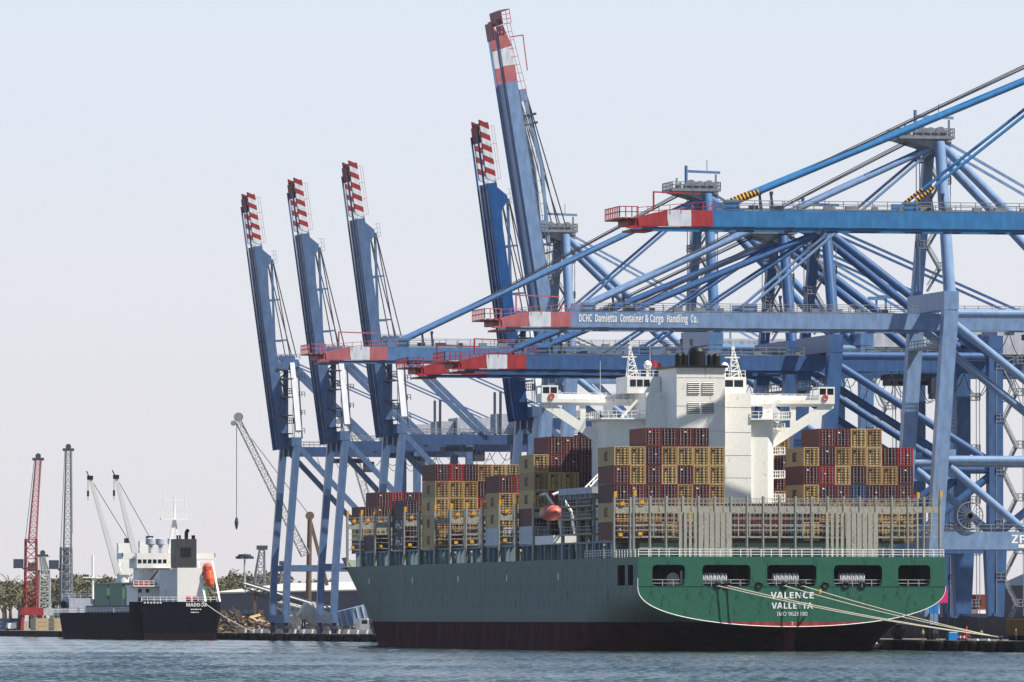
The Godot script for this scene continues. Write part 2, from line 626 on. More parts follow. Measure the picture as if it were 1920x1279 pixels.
	line.path(both, 0.065, 5)
	line.path([Vector3(-HB, 10.0, 0.02), Vector3(-HB, 11.2, 0.02)], 0.05, 5)
	part(tr, "white_edge_line", line, M.white_paint)
	var seam := MB.new()
	seam.span(Vector3(-HB, 9.94, 0), Vector3(HB, 10.0, 0.05))
	part(tr, "knuckle_seam", seam, M.hull_green)
	for q in [["VALENCE", 8.6, 6.75, 0.98], ["VALLETTA", 7.0, 6.45, 0.92], ["IMO 9628180", 5.75, 4.75, 0.62]]:
		lettering(tr, "lettering", q[0], Vector3(0.0, q[1], 0.03), q[2], q[3], M.white_paint, Basis(), "Droid Sans", q[3] > 0.7)
	lettering(tr, "draught_mark", "7", Vector3(0.0, 4.25, 0.03), 0.25, 0.55, M.white_paint)
	# rudder
	var ru := MB.new()
	ru.span(Vector3(-0.7, -5.0, -9.5), Vector3(0.7, 3.3, -1.6))
	part(ship, "rudder", ru, M.hull_red)
	# decks
	var dk := MB.new()
	for i in ws.size() - 1:
		var a := hull_point(ws[i], 0.0)
		var b := hull_point(ws[i + 1], 0.0)
		a.y = DECK - 0.06
		b.y = DECK - 0.06
		dk.quad(a, a * mir, b * mir, b)
	dk.span(Vector3(-HB + 0.3, DECK - 0.35, -16), Vector3(HB - 0.3, DECK - 0.1, -0.3))
	part(ship, "main_deck", dk, M.deck_green)
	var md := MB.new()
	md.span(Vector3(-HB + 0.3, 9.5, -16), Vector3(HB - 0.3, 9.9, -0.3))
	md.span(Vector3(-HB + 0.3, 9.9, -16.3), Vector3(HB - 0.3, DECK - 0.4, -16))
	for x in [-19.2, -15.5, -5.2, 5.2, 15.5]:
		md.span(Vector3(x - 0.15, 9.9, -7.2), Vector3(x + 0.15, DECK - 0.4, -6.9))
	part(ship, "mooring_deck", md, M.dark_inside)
	# mooring winches behind the openings
	for x in [-12.9, -11.0, -1.8, 0.2, 8.6, 10.6]:
		var wn := MB.new()
		for k in 3:
			var xx: float = x + (k - 1) * 0.66
			wn.lathe([Vector2(0.2, -0.24), Vector2(0.85, -0.24), Vector2(0.85, -0.18), Vector2(0.45, -0.14), Vector2(0.45, 0.14), Vector2(0.85, 0.18), Vector2(0.85, 0.24), Vector2(0.2, 0.24)], Vector3(xx, 11.15, -1.3), Vector3.RIGHT, 14)
		var wo := part(ship, "mooring_winch", wn, M.white_paint)
		var wf := MB.new()
		wf.box(Vector3(x, 10.2, -1.4), Vector3(2.2, 0.6, 1.2))
		wf.box(Vector3(x, 10.05, -0.9), Vector3(1.3, 0.5, 0.7))
		part(wo, "winch_bed", wf, M.black_paint)
	for x in [-17.6]:
		var rl := MB.new()
		rl.lathe([Vector2(0.0, -0.3), Vector2(0.95, -0.3), Vector2(0.95, 0.3), Vector2(0.0, 0.3)], Vector3(x - 0.6, 11.1, -2.0), Vector3(0, 0, 1), 14)
		rl.box(Vector3(x - 0.6, 10.1, -2.0), Vector3(2.0, 0.4, 1.2))
		rl.tube(Vector3(x + 0.6, 9.9, -1.2), Vector3(x + 0.6, 12.3, -1.2), 0.22, 8)
		part(ship, "rope_roller", rl, M.ship_cream)
	for i in range(1, 10, 2):
		var wr := MB.new()
		wr.rail(Vector3(xs[i], 9.9, -0.5), Vector3(xs[i + 1], 9.9, -0.5), 1.05, 1.6, 0.05)
		part(tr, "opening_rail", wr, M.steel_pale)
	for x in [-11.6, -10.1, -5.2, -1.2, 1.6, 5.2, 8.4, 11.0]:
		var fl := MB.new()
		var ring := []
		for k in 13:
			ring.append(Vector3(x + 0.5 * cos(TAU * k / 12.0), 10.15 + 0.4 * sin(TAU * k / 12.0), 0.06))
		fl.path(ring, 0.16, 6)
		part(tr, "fairlead", fl, M.black_paint)
	# rails round the stern and along the port side
	var sr := MB.new()
	sr.rail(Vector3(-HB + 0.2, DECK, -0.3), Vector3(HB - 0.2, DECK, -0.3), 1.2, 1.6, 0.05, 3)
	sr.rail(Vector3(-HB + 0.2, DECK, -0.3), Vector3(-HB + 0.2, DECK, -40), 1.2, 2.0, 0.04, 3)
	part(ship, "deck_rail", sr, M.white_paint)

func lashing_bridge(z: float, x0: float, x1: float, lower: float, posts_alone: int) -> MeshInstance3D:
	var f := MB.new()
	var k := int(round((x1 - x0) / 2.5))
	var top := 22.2
	f.span(Vector3(x0, top - 0.95, z - 0.3), Vector3(x1, top, z + 0.3))
	for y in [17.6, 19.4]:
		f.span(Vector3(x0, y - 0.12, z - 0.3), Vector3(x1, y, z + 0.3))
	for y in [18.6, 20.4]:
		f.span(Vector3(x0, y - 0.04, z + 0.26), Vector3(x1, y + 0.04, z + 0.34))
	f.rail(Vector3(x0, top, z + 0.3), Vector3(x1, top, z + 0.3), 1.15, 1.25, 0.045)
	for i in range(1, k):
		var x := x0 + (x1 - x0) * i / k
		if i % 2 == 0:
			f.span(Vector3(x + 0.9, 17.6, z + 0.2), Vector3(x + 1.05, top - 0.9, z + 0.36))
	var o := part(ship, "lashing_bridge", f, M.ship_cream)
	var pm := MB.new()
	pm.span(Vector3(-0.26, lower, -0.6), Vector3(-0.1, 23.7, 0.3))
	pm.span(Vector3(-0.1, lower, -0.6), Vector3(0.2, 23.7, -0.5))
	var pmesh := pm.mesh(M.ship_cream)
	var tip := MB.new()
	tip.span(Vector3(-0.2, 23.7, -0.3), Vector3(0.2, 24.6, 0.3))
	var tmesh := tip.mesh(M.yellow_paint)
	var lm := MB.new()
	lm.box(Vector3(0, 0, 0), Vector3(0.6, 0.5, 0.4))
	var lmesh := lm.mesh(M.yellow_paint)
	for i in k + 1:
		var x := x0 + (x1 - x0) * i / k
		if i > posts_alone and i < k:
			continue
		piece(o, "post", pmesh, Vector3(x, 0, z + 0.12))
		if i == 0 or i == k:
			piece(o, "yellow_post_tip", tmesh, Vector3(x, 0, z + 0.12))
			if i == 0:
				piece(o, "floodlight_box", lmesh, Vector3(x + 1.1, 22.75, z + 0.3))
				piece(o, "floodlight_box", lmesh, Vector3(x + 0.8, 17.95, z + 0.3))
	return o

func make_ship_deck_gear() -> void:
	var aft := lashing_bridge(-2.6, -24.0, 24.0, DECK, 99)
	# slatted plates closing two stretches of the aft bridge
	var sl := MB.new()
	sl.span(Vector3(-0.36, DECK + 0.05, -0.1), Vector3(0.36, 21.25, 0.1))
	var sm := sl.mesh(M.ship_cream)
	var nr := MB.new()
	nr.span(Vector3(-0.22, DECK + 0.05, -0.1), Vector3(0.22, 21.25, 0.1))
	var nm := nr.mesh(M.ship_cream)
	for q in [[-14.2, 6], [8.9, 6]]:
		for i in q[1]:
			piece(aft, "slat", sm, Vector3(q[0] + 0.42 + i * 0.86, 0, -2.05))
	for q in [[-17.3, 4], [5.7, 4]]:
		for i in q[1]:
			piece(aft, "slat", nm, Vector3(q[0] + 0.3 + i * 0.78, 0, -2.05))
	lashing_bridge(-16.9, -24.0, 24.0, DECK, 1)
	for i in 15:
		var z := -79.6 - i * 14.2
		var x0 := -24.0
		if z < -250.0:
			x0 = -19.0
		if z < -262.0:
			x0 = -16.5
		if z < -280.0:
			x0 = -14.0
		lashing_bridge(z, x0, -x0, DECK, 4)
	# pillars at the deck edge that carry the outer stacks
	var pl := MB.new()
	pl.span(Vector3(-0.28, DECK, -0.3), Vector3(0.28, BASE - 0.06, 0.3))
	var pm := pl.mesh(M.ship_pillar)
	var z := -19.4
	var i := 0
	while z > -246.0:
		piece(ship, "stack_pillar", pm, Vector3(-23.4, 0, z))
		z -= 5.4 if i % 3 != 2 else 3.4
		i += 1
	var rb := MB.new()
	rb.span(Vector3(-23.75, BASE - 0.35, -245), Vector3(-23.1, BASE - 0.06, -19))
	part(ship, "stack_beam", rb, M.ship_pillar)
	var co := MB.new()
	co.span(Vector3(-19.8, DECK, -250), Vector3(19.8, BASE - 0.4, -82))
	co.span(Vector3(-12.5, DECK, -300), Vector3(12.5, BASE - 0.4, -250))
	co.span(Vector3(-19.8, DECK, -33), Vector3(19.8, BASE - 0.4, -18.5))
	part(ship, "hatch_coaming", co, M.hull_grey)
	var cv := MB.new()
	for k in 15:
		var zz := -82.0 - k * 14.2
		cv.span(Vector3(-18.7 if zz > -255.0 else -13.0, BASE - 0.4, zz - 12.6), Vector3(18.7 if zz > -255.0 else 13.0, BASE - 0.05, zz - 0.4))
	cv.span(Vector3(-23.7, BASE - 0.4, -31.5), Vector3(23.7, BASE - 0.05, -18.6))
	part(ship, "hatch_cover", cv, M.rust_iron)
	# small gear on the side deck: pale vent posts and lockers
	var rng := RandomNumberGenerator.new()
	rng.seed = 9
	var vp := MB.new()
	vp.lathe([Vector2(0.2, 0), Vector2(0.2, 1.5), Vector2(0.42, 1.6), Vector2(0.42, 1.95), Vector2(0.0, 2.1)], Vector3.ZERO, Vector3.UP, 8)
	var vm := vp.mesh(M.ship_cream)
	for k in 26:
		piece(ship, "deck_vent", vm, Vector3(-22.2 + rng.randf() * 1.0, DECK, -36.0 - k * 8.1 - rng.randf() * 4.0))
	# forecastle: windlass, mast and a white breakwater
	var fc := MB.new()
	fc.beam(Vector3(-9, DECK, -304), Vector3(9, DECK, -304), 0.3, 4.0)
	for x in [-6.0, 6.0]:
		fc.lathe([Vector2(0.9, -1.2), Vector2(0.9, 1.2)], Vector3(x * 0.6, DECK + 1.2, -318), Vector3.RIGHT, 12)
	fc.tube(Vector3(0, DECK, -326), Vector3(0, 24.0, -326), 0.35, 8, 0.2)
	part(ship, "forecastle_gear", fc, M.ship_cream)

func make_house() -> void:
	var W: Material = M.ship_white
	# the accommodation block, its wider foot and the engine casing that stands aft of it
	var b := MB.new()
	b.span(Vector3(-8.8, DECK, -77), Vector3(8.5, 41.2, -64.5))
	b.span(Vector3(-15.0, DECK, -77), Vector3(-8.8, 36.9, -66))
	part(ship, "accommodation_block", b, W)
	var rr := MB.new()
	rr.extrude(PackedVector2Array([Vector2(8.5, 77), Vector2(8.5, 65.2), Vector2(11.4, 65.2), Vector2(12.2, 65.6), Vector2(12.6, 66.4), Vector2(12.6, 77)]), Vector3(0, DECK, 0), Vector3.RIGHT, Vector3(0, 0, -1), Vector3(0, 36.9 - DECK, 0))
	part(ship, "stair_tower", rr, W)
	var cs := MB.new()
	cs.span(Vector3(-5.4, DECK, -70.5), Vector3(2.5, 45.0, -57))
	var casing := part(ship, "funnel_casing", cs, W, "white funnel casing with two rows of louvres")
	var cap := MB.new()
	cap.span(Vector3(-5.8, 45.0, -70.9), Vector3(2.9, 45.4, -56.6))
	part(casing, "black_top_rim", cap, M.black_paint)
	for y in [40.85, 37.65]:
		for x in [-3.6, -1.25]:
			var lv := MB.new()
			lv.span(Vector3(x, y, -57.03), Vector3(x + 1.95, y + 1.9, -56.99))
			var lo := part(casing, "louvre", lv, M.black_paint)
			var bl := MB.new()
			for k in 6:
				bl.box(Vector3(x + 0.975, y + 0.16 + k * 0.316, -56.92), Vector3(1.95, 0.05, 0.22), Basis(Vector3.RIGHT, 0.6))
			part(lo, "blade", bl, W)
	for y in [20.2, 24.0, 27.6, 31.2, 34.9, 38.9, 43.4]:
		var sm := MB.new()
		sm.span(Vector3(-5.42, y, -57.0), Vector3(2.52, y + 0.06, -56.97))
		sm.span(Vector3(2.52, y, -64.5), Vector3(8.5, y + 0.06, -64.47))
		part(casing, "plate_seam", sm, M.house_grey)
	# the exhaust uptakes
	for q in [[-1.4, 48.5, 1.35], [-4.4, 47.4, 0.62], [-3.4, 47.4, 0.5], [0.75, 47.3, 0.5], [1.75, 47.4, 0.68]]:
		var fu := MB.new()
		var r: float = q[2]
		fu.lathe([Vector2(r, 45.4), Vector2(r, q[1] - r * 0.6), Vector2(r * 0.8, q[1] - r * 0.2), Vector2(r * 0.4, q[1]), Vector2(0, q[1])], Vector3(q[0], 0, -60.0), Vector3.UP, 14)
		part(casing, "exhaust_pipe", fu, M.black_paint)
	# bridge: wheelhouse, wings on pierced brackets, wing cabs
	var wh := MB.new()
	wh.span(Vector3(-11.0, 41.2, -77), Vector3(-5.5, 43.9, -68.5))
	wh.span(Vector3(2.6, 41.2, -77), Vector3(8.6, 43.9, -68.5))
	wh.span(Vector3(-5.5, 41.2, -77), Vector3(2.6, 43.9, -70.6))
	var wo := part(ship, "wheelhouse", wh, W)
	for q in [[-10.6, -7.2], [3.2, 8.2]]:
		var k := 3
		for i in k:
			var a: float = lerpf(q[0], q[1], float(i) / k)
			var c: float = lerpf(q[0], q[1], float(i + 1) / k)
			var gl := MB.new()
			gl.span(Vector3(a + 0.1, 42.3, -68.53), Vector3(c - 0.1, 43.4, -68.46))
			part(wo, "window", gl, M.glass_dark)
	for s in [-1.0, 1.0]:
		var wg := MB.new()
		wg.span(Vector3(s * 8.6, 39.75, -77.0), Vector3(s * 24.2, 40.05, -72.4))
		wg.span(Vector3(s * 9.2, 40.05, -72.6), Vector3(s * 21.5, 40.35, -72.4))
		wg.span(Vector3(s * 8.6, 40.05, -77.0), Vector3(s * 24.2, 41.2, -76.8))
		var wing := part(ship, "bridge_wing", wg, W)
		var rl := MB.new()
		rl.rail(Vector3(s * 9.5, 40.35, -72.5), Vector3(s * 21.5, 40.35, -72.5), 0.95, 1.4, 0.05)
		part(wing, "wing_rail", rl, W)
		var cb := MB.new()
		cb.span(Vector3(s * 21.5, 40.05, -77.0), Vector3(s * 24.2, 41.2, -72.4))
		cb.span(Vector3(s * 21.5, 42.25, -77.0), Vector3(s * 24.2, 42.5, -72.4))
		for x in [21.6, 22.85, 24.1]:
			for z in [-76.9, -72.5]:
				cb.box(Vector3(s * x, 41.7, z), Vector3(0.18, 1.2, 0.18))
		var cab := part(wing, "wing_cab", cb, W)
		var gl := MB.new()
		for x in [22.22, 23.48]:
			gl.box(Vector3(s * x, 41.72, -72.52), Vector3(1.05, 1.0, 0.05))
		part(wing, "cab_window", gl, M.glass_dark)
		var lb := MB.new()
		var ring := []
		for k in 13:
			ring.append(Vector3(s * 22.6 + 0.42 * cos(TAU * k / 12.0), 40.75 + 0.42 * sin(TAU * k / 12.0), -72.3))
		lb.path(ring, 0.11, 6)
		part(wing, "lifebuoy", lb, M.orange_boat)
		# bracket: a plate with two openings, built as the webs round them
		var br := MB.new()
		for web in [[[8.8, 39.75], [21.6, 39.75], [21.6, 39.3], [8.8, 39.3]], [[24.1, 39.75], [24.1, 39.1], [14.2, 32.7], [12.4, 32.7], [12.4, 35.9], [16.9, 35.9], [17.8, 36.8], [21.6, 39.3], [21.6, 39.75]], [[17.8, 39.3], [17.8, 36.8], [16.9, 35.9], [16.9, 39.3]], [[13.9, 39.3], [13.9, 35.9], [12.4, 35.9], [12.4, 39.3]]]:
			var pv := PackedVector2Array()
			for p in web:
				pv.append(Vector2(s * p[0], p[1]))
			br.extrude(pv, Vector3(0, 0, -72.75), Vector3.RIGHT, Vector3.UP, Vector3(0, 0, -0.5))
		part(wing, "wing_bracket", br, W)
	# outside decks with rails, ladders
	for q in [[-16.2, -8.6, 36.9], [8.4, 14.9, 36.9]]:
		var pf := MB.new()
		pf.span(Vector3(q[0], q[2], -77), Vector3(q[1], q[2] + 0.25, -64.2))
		var po := part(ship, "deck_platform", pf, W)
		var pr := MB.new()
		pr.rail(Vector3(q[0], q[2] + 0.25, -64.3), Vector3(q[1], q[2] + 0.25, -64.3), 1.1, 1.3, 0.05)
		pr.rail(Vector3(q[0] if q[0] < 0 else q[1], q[2] + 0.25, -64.3), Vector3(q[0] if q[0] < 0 else q[1], q[2] + 0.25, -76.0), 1.1, 1.5, 0.05)
		part(po, "platform_rail", pr, W)
		var ld := MB.new()
		var x0: float = -12.6 if q[0] < 0 else 10.5
		for s in [0.0, 0.7]:
			ld.beam(Vector3(x0, 37.2, -65.0 - s), Vector3(x0 + 2.6, 40.0, -65.0 - s), 0.08, 0.3)
		for k in 9:
			ld.box(Vector3(x0 + 0.29 * k + 0.15, 37.3 + k * 0.32, -65.35), Vector3(0.25, 0.05, 0.7))
		part(po, "ladder", ld, W)
	for k in 5:
		var y := 20.0 + k * 3.8
		var bp := MB.new()
		bp.span(Vector3(12.6, y, -76), Vector3(14.9, y + 0.15, -68))
		bp.rail(Vector3(12.6, y + 0.15, -68.1), Vector3(14.9, y + 0.15, -68.1), 1.1, 0.8, 0.05)
		bp.rail(Vector3(14.8, y + 0.15, -68.1), Vector3(14.8, y + 0.15, -76), 1.1, 1.5, 0.05)
		part(ship, "stair_landing", bp, W)
	for q in [[-11.0, -5.6], [2.7, 8.5]]:
		var tr := MB.new()
		tr.rail(Vector3(q[0], 43.9, -68.7), Vector3(q[1], 43.9, -68.7), 1.0, 1.2, 0.05)
		part(ship, "roof_rail", tr, W)
	# lattice masts with radar arms
	for x in [-9.6, 7.4]:
		var ms := MB.new()
		var base := Vector3(x, 43.9, -71)
		var head := Vector3(x - 0.4, 48.4, -71)
		for s in [[-0.9, -0.8], [0.9, -0.8], [-0.9, 0.8], [0.9, 0.8]]:
			ms.tube(base + Vector3(s[0], 0, s[1]), head + Vector3(s[0] * 0.15, 0, s[1] * 0.15), 0.075, 5)
		for k in 5:
			var t := k / 5.0
			var r := lerpf(0.9, 0.15, t)
			var c := base.lerp(head, t)
			var r2 := lerpf(0.9, 0.15, (k + 1) / 5.0)
			var c2 := base.lerp(head, (k + 1) / 5.0)
			ms.tube(c + Vector3(-r, 0, r), c2 + Vector3(r2, 0, r2), 0.07, 4)
			ms.tube(c + Vector3(r, 0, r), c + Vector3(-r, 0, r), 0.07, 4)
		ms.box(head + Vector3(0, 0.2, 0), Vector3(0.5, 0.5, 0.5))
		ms.box(head + Vector3(-0.2, -1.3, 0.3), Vector3(2.4, 0.18, 0.2))
		ms.tube(head, head + Vector3(0, 2.0, 0), 0.05, 4)
		part(ship, "radar_mast", ms, W)
	for q in [[-14.5, 40.3, 46.5], [-6.3, 43.9, 49.0], [5.0, 43.9, 47.5]]:
		var an := MB.new()
		an.tube(Vector3(q[0], q[1], -72.8), Vector3(q[0], q[2], -72.8), 0.07, 5, 0.03)
		part(ship, "whip_antenna", an, W)
	for q in [[-7.3, 45.2], [5.4, 45.0]]:
		var dm := MB.new()
		dm.tube(Vector3(q[0], 43.9, -70), Vector3(q[0], q[1], -70), 0.15, 6)
		dm.lathe([Vector2(0, -0.7), Vector2(0.55, -0.5), Vector2(0.7, 0), Vector2(0.5, 0.5), Vector2(0, 0.75)], Vector3(q[0], q[1] + 0.6, -70), Vector3.UP, 12)
		part(ship, "satellite_dome", dm, W)
	# boat deck on the port side: the pale gantry roof, davits and the white locker
	var gr := MB.new()
	gr.span(Vector3(-23.9, 24.6, -60.5), Vector3(-15.2, 25.6, -34.5))
	for k in 7:
		gr.span(Vector3(-24.0, 24.0, -36.0 - k * 4.0), Vector3(-15.2, 24.6, -35.7 - k * 4.0))
	var go := part(ship, "store_gantry", gr, M.house_grey)
	for z in [-35.5, -47.5, -59.5]:
		for x in [-23.4, -19.4]:
			var gp := MB.new()
			gp.span(Vector3(x - 0.25, DECK, z - 0.3), Vector3(x + 0.25, 24.0, z + 0.3))
			part(go, "gantry_post", gp, M.ship_cream)
	for y in [18.2, 20.6, 22.6]:
		var gd := MB.new()
		gd.span(Vector3(-23.9, y, -60), Vector3(-19.2, y + 0.2, -35))
		gd.rail(Vector3(-23.8, y + 0.2, -35.1), Vector3(-19.3, y + 0.2, -35.1), 1.1, 1.2, 0.05)
		gd.rail(Vector3(-23.8, y + 0.2, -60), Vector3(-23.8, y + 0.2, -35.1), 1.1, 2.0, 0.05)
		part(go, "gantry_deck", gd, M.ship_cream)
	var lk := MB.new()
	lk.span(Vector3(-24.0, 16.9, -79), Vector3(-20.0, 18.3, -64))
	part(ship, "white_locker", lk, M.ship_white)
	var jib := MB.new()
	var j0 := Vector3(-20.5, 24.6, -60)
	var j1 := Vector3(-15.0, 30.0, -62)
	for s in [-0.45, 0.45]:
		jib.tube(j0 + Vector3(0, s, 0), j1 + Vector3(0, s * 0.5, 0), 0.13, 5)
	for k in 8:
		var t := k / 8.0
		jib.tube(j0.lerp(j1, t) + Vector3(0, 0.42 if k % 2 == 0 else -0.42, 0), j0.lerp(j1, t + 0.125) + Vector3(0, -0.42 if k % 2 == 0 else 0.42, 0), 0.08, 4)
	jib.tube(j1, Vector3(-14.8, 27, -66), 0.5, 8)
	part(ship, "provision_crane", jib, M.ship_white)
	# davit arms
	for z in [-66.5, -77.0]:
		var dv := MB.new()
		dv.path([Vector3(-19.5, DECK, z), Vector3(-20.5, 22, z), Vector3(-22.6, 25.2, z), Vector3(-23.6, 24.8, z)], 0.25, 6)
		part(ship, "davit", dv, M.white_paint)
	# lifeboat: a closed hull hung from the davits
	var lf := thing("lifeboat", "faded orange closed lifeboat hanging at the big ship's port side", "lifeboat", Vector3(-22.8, 20.7, -71.8))
	part(lf, "boat_hull", boat_shape(9.6, 1.55, 0.0, 1.2), M.faded_boat)
	part(lf, "canopy", boat_shape(9.4, 1.45, 1.2, 2.7), M.faded_boat)
	var fd := MB.new()
	for z in [-3.6, 3.6]:
		fd.tube(Vector3(0, 2.3, z), Vector3(-0.6, 4.3, z * 1.4), 0.06, 5)
	part(lf, "fall_rope", fd, M.cable)
	# flag at the mast
	var fg := MB.new()
	for k in 6:
		var a := Vector3(-6.5 + k * 0.25, 45.6 - k * 0.12, -70.4 + 0.12 * sin(k * 1.3))
		var c := Vector3(-6.25 + k * 0.25, 45.48 - k * 0.12, -70.4 + 0.12 * sin((k + 1) * 1.3))
		fg.quad(a, c, c + Vector3(0, 1.1, 0), a + Vector3(0, 1.1, 0))
	part(ship, "flag", fg, M.crane_red)

func boat_shape(length: float, half: float, y0: float, y1: float) -> MB: # half of a boat, keel down (or canopy up)
	var b := MB.new()
	var down := y0 < 0.5
	var ns := 12
	var nr := 6
	var pts := []
	for i in ns + 1:
		var t := float(i) / ns
		var e := sqrt(maxf(0.0, 1.0 - pow(absf(t * 2.0 - 1.0), 2.6)))
		var row := []
		for j in nr * 2 + 1:
			var f := PI * j / (nr * 2)
			var h := sin(f) * e
			var yy := (y1 - (y1 - y0) * h) if down else (y0 + (y1 - y0) * h)
			row.append(Vector3(-cos(f) * half * (0.35 + 0.65 * e) if e > 0.02 else 0.0, yy, (t - 0.5) * length))
		pts.append(row)
	var c := Vector3(0, y1 if down else y0, 0)
	for i in ns:
		for j in nr * 2:
			var q := [pts[i][j], pts[i][j + 1], pts[i + 1][j + 1], pts[i + 1][j]]
			var n := []
			for p in q:
				n.append(((p - c) * Vector3(1, 1.4, 0.25)).normalized())
			b.trin(q[0], q[1], q[2], n[0], n[1], n[2])
			b.trin(q[0], q[2], q[3], n[0], n[2], n[3])
	return b

func make_ship() -> void:
	ship = thing("container_ship", "large grey container ship with green stern moored under the cranes", "ship")
	make_hull()
	make_ship_deck_gear()
	make_house()
	# mooring ropes from the transom to the bollard on the quay
	var k := 0
	var said := ["topmost of the four crossing its name", "second from the top of the four", "third from the top of the four", "lowest of the four at the bollard"]
	for q in [[1.6, 10.0], [-1.2, 10.0], [-10.1, 10.0], [-11.6, 10.0]]:
		var a := Vector3(q[0], q[1], 0.1)
		var b := Vector3(27.4, QUAY + 0.45, 20.6)
		var o := thing("mooring_rope", "pale mooring rope from green stern to quay, " + said[k], "rope", a, "mooring ropes of the green ship")
		var r := MB.new()
		r.sag(Vector3.ZERO, b - a + Vector3(0, 0.04 * k, 0), 0.35 + 0.1 * k, 0.085, 10, 6)
		part(o, "strand", r, M.rope)
		k += 1
	var o2 := thing("rat_guard", "small yellow rat guard on the ropes below the stern openings", "rat guard", Vector3(4.0, 9.15, 1.7))
	var y := MB.new()
	y.lathe([Vector2(0.05, -0.03), Vector2(0.4, -0.03), Vector2(0.4, 0.03), Vector2(0.05, 0.03)], Vector3.ZERO, Vector3(0.8, -0.25, 0.6), 12)
	part(o2, "disc", y, M.yellow_paint)

# ---------- containers ----------
var box_meshes := {}
func container_meshes(col: String) -> Dictionary:
	if box_meshes.has(col):
		return box_meshes[col]
	var m: Material = M["box_" + col]
	var d := {}
	var b := MB.new()
	b.span(Vector3(-1.19, 0.05, -12.19), Vector3(1.19, 2.84, -0.15))
	for s in [-1.0, 1.0]:          # corner posts, top and bottom rails and the shallow ribs of the long sides
		for z in [[-12.19, -12.03], [-0.3, -0.16]]:
			b.span(Vector3(s * 1.19, 0, z[0]), Vector3(s * 1.219, 2.87, z[1]))
		b.span(Vector3(s * 1.19, 0, -12.03), Vector3(s * 1.219, 0.16, -0.3))
		b.span(Vector3(s * 1.19, 2.75, -12.03), Vector3(s * 1.219, 2.87, -0.3))
		for k in 21:
			var z := -11.8 + k * 0.56
			b.span(Vector3(s * 1.19, 0.16, z), Vector3(s * 1.21, 2.75, z + 0.28))
	d.body = b.mesh(m)
	var f := MB.new()
	for s in [-1.0, 1.0]:
		f.span(Vector3(s * 1.07, 0, -0.15), Vector3(s * 1.219, 2.87, 0.03))
	f.span(Vector3(-1.07, 2.73, -0.15), Vector3(1.07, 2.87, 0.03))
	f.span(Vector3(-1.07, 0, -0.15), Vector3(1.07, 0.16, 0.03))
	d.frame = f.mesh(m)
	var gk := MB.new()              # rubber seals round the leaves
	gk.span(Vector3(-0.04, 0.16, -0.149), Vector3(0.04, 2.73, -0.02))
	d.seal = gk.mesh(M.rubber)
	var dr := MB.new()              # one door leaf: a sheet pressed into ribs that run across it
	dr.span(Vector3(-0.5, 0.0, -0.15), Vector3(0.5, 2.56, -0.13))
	for k in 6:
		var y := 0.05 + k * 0.42
		var p := PackedVector2Array([Vector2(0, y), Vector2(0.13, y + 0.05), Vector2(0.13, y + 0.2), Vector2(0, y + 0.34)])
		dr.extrude(p, Vector3(-0.47, 0, -0.13), Vector3(0, 0, 1), Vector3.UP, Vector3(0.94, 0, 0))
	d.door = dr.mesh(m)
	var rd := MB.new()
	for x in [-0.27, 0.27]:
		rd.box(Vector3(x, 1.28, 0.05), Vector3(0.085, 2.56, 0.085))
		rd.box(Vector3(x + 0.1, 1.0, 0.05), Vector3(0.25, 0.07, 0.05))
		for y in [0.1, 0.8, 1.75, 2.45]:
			rd.box(Vector3(x, y, 0.02), Vector3(0.13, 0.09, 0.07))
	d.rods = rd.mesh(M.rust_iron if col.begins_with("mustard") or col in ["buff", "white"] else M.steel_grey)
	box_meshes[col] = d
	return d

var box_notes := {}
var cnames := {"Y": "mustard", "M": "maroon", "R": "red", "B": "blue", "W": "white", "P": "plum", "U": "buff"}
var count_words := ["first", "second", "third", "fourth", "fifth", "sixth", "seventh", "eighth", "ninth", "tenth", "eleventh", "twelfth"]
func container(col: String, x: float, y: float, z: float, label: String, side_mark := "", seed_n := 0) -> Node3D:
	var tone := col
	if col in ["mustard", "maroon"]:
		tone = col + ["", "_b", "", "_c", "", "_b", "_c"][(seed_n * 13 + int(absf(x * 3.0)) + int(y * 2.0)) % 7]
	var d := container_meshes(tone)
	var o := thing("shipping_container", label, "container", Vector3(x, y, z), "containers stacked on the big ship")
	piece(o, "box_body", d.body)
	piece(o, "door_frame", d.frame)
	piece(o, "door_seal", d.seal)
	for s in [-1.0, 1.0]:
		var dr := piece(o, "door", d.door, Vector3(s * 0.535, 0.165, 0))
		piece(dr, "lock_rod", d.rods)
	if col == "mustard":
		if not box_notes.has("logo"):
			var lg := MB.new()
			lg.span(Vector3(-0.21, -0.2, 0), Vector3(0.21, 0.2, 0.02))
			box_notes.logo = lg.mesh(M.black_paint)
		piece(o, "door_emblem", box_notes.logo, Vector3(-0.62, 2.3, 0.06))
	elif (seed_n * 7919) % 3 != 0:
		if not box_notes.has("plate"):
			var lg := MB.new()
			lg.span(Vector3(-0.13, -0.09, 0), Vector3(0.13, 0.09, 0.02))
			box_notes.plate = lg.mesh(M.white_paint)
		piece(o, "white_plate", box_notes.plate, Vector3(-0.6 + 0.3 * (seed_n % 4), 2.25 if seed_n % 2 == 0 else 1.7, 0.06))
	if side_mark != "":
		lettering(o, "side_lettering", side_mark, Vector3(-1.24, 1.45, -6.2), 2.6, 1.5, M.black_paint if col != "plum" else M.white_paint, Basis(Vector3.UP, -PI / 2))
	return o

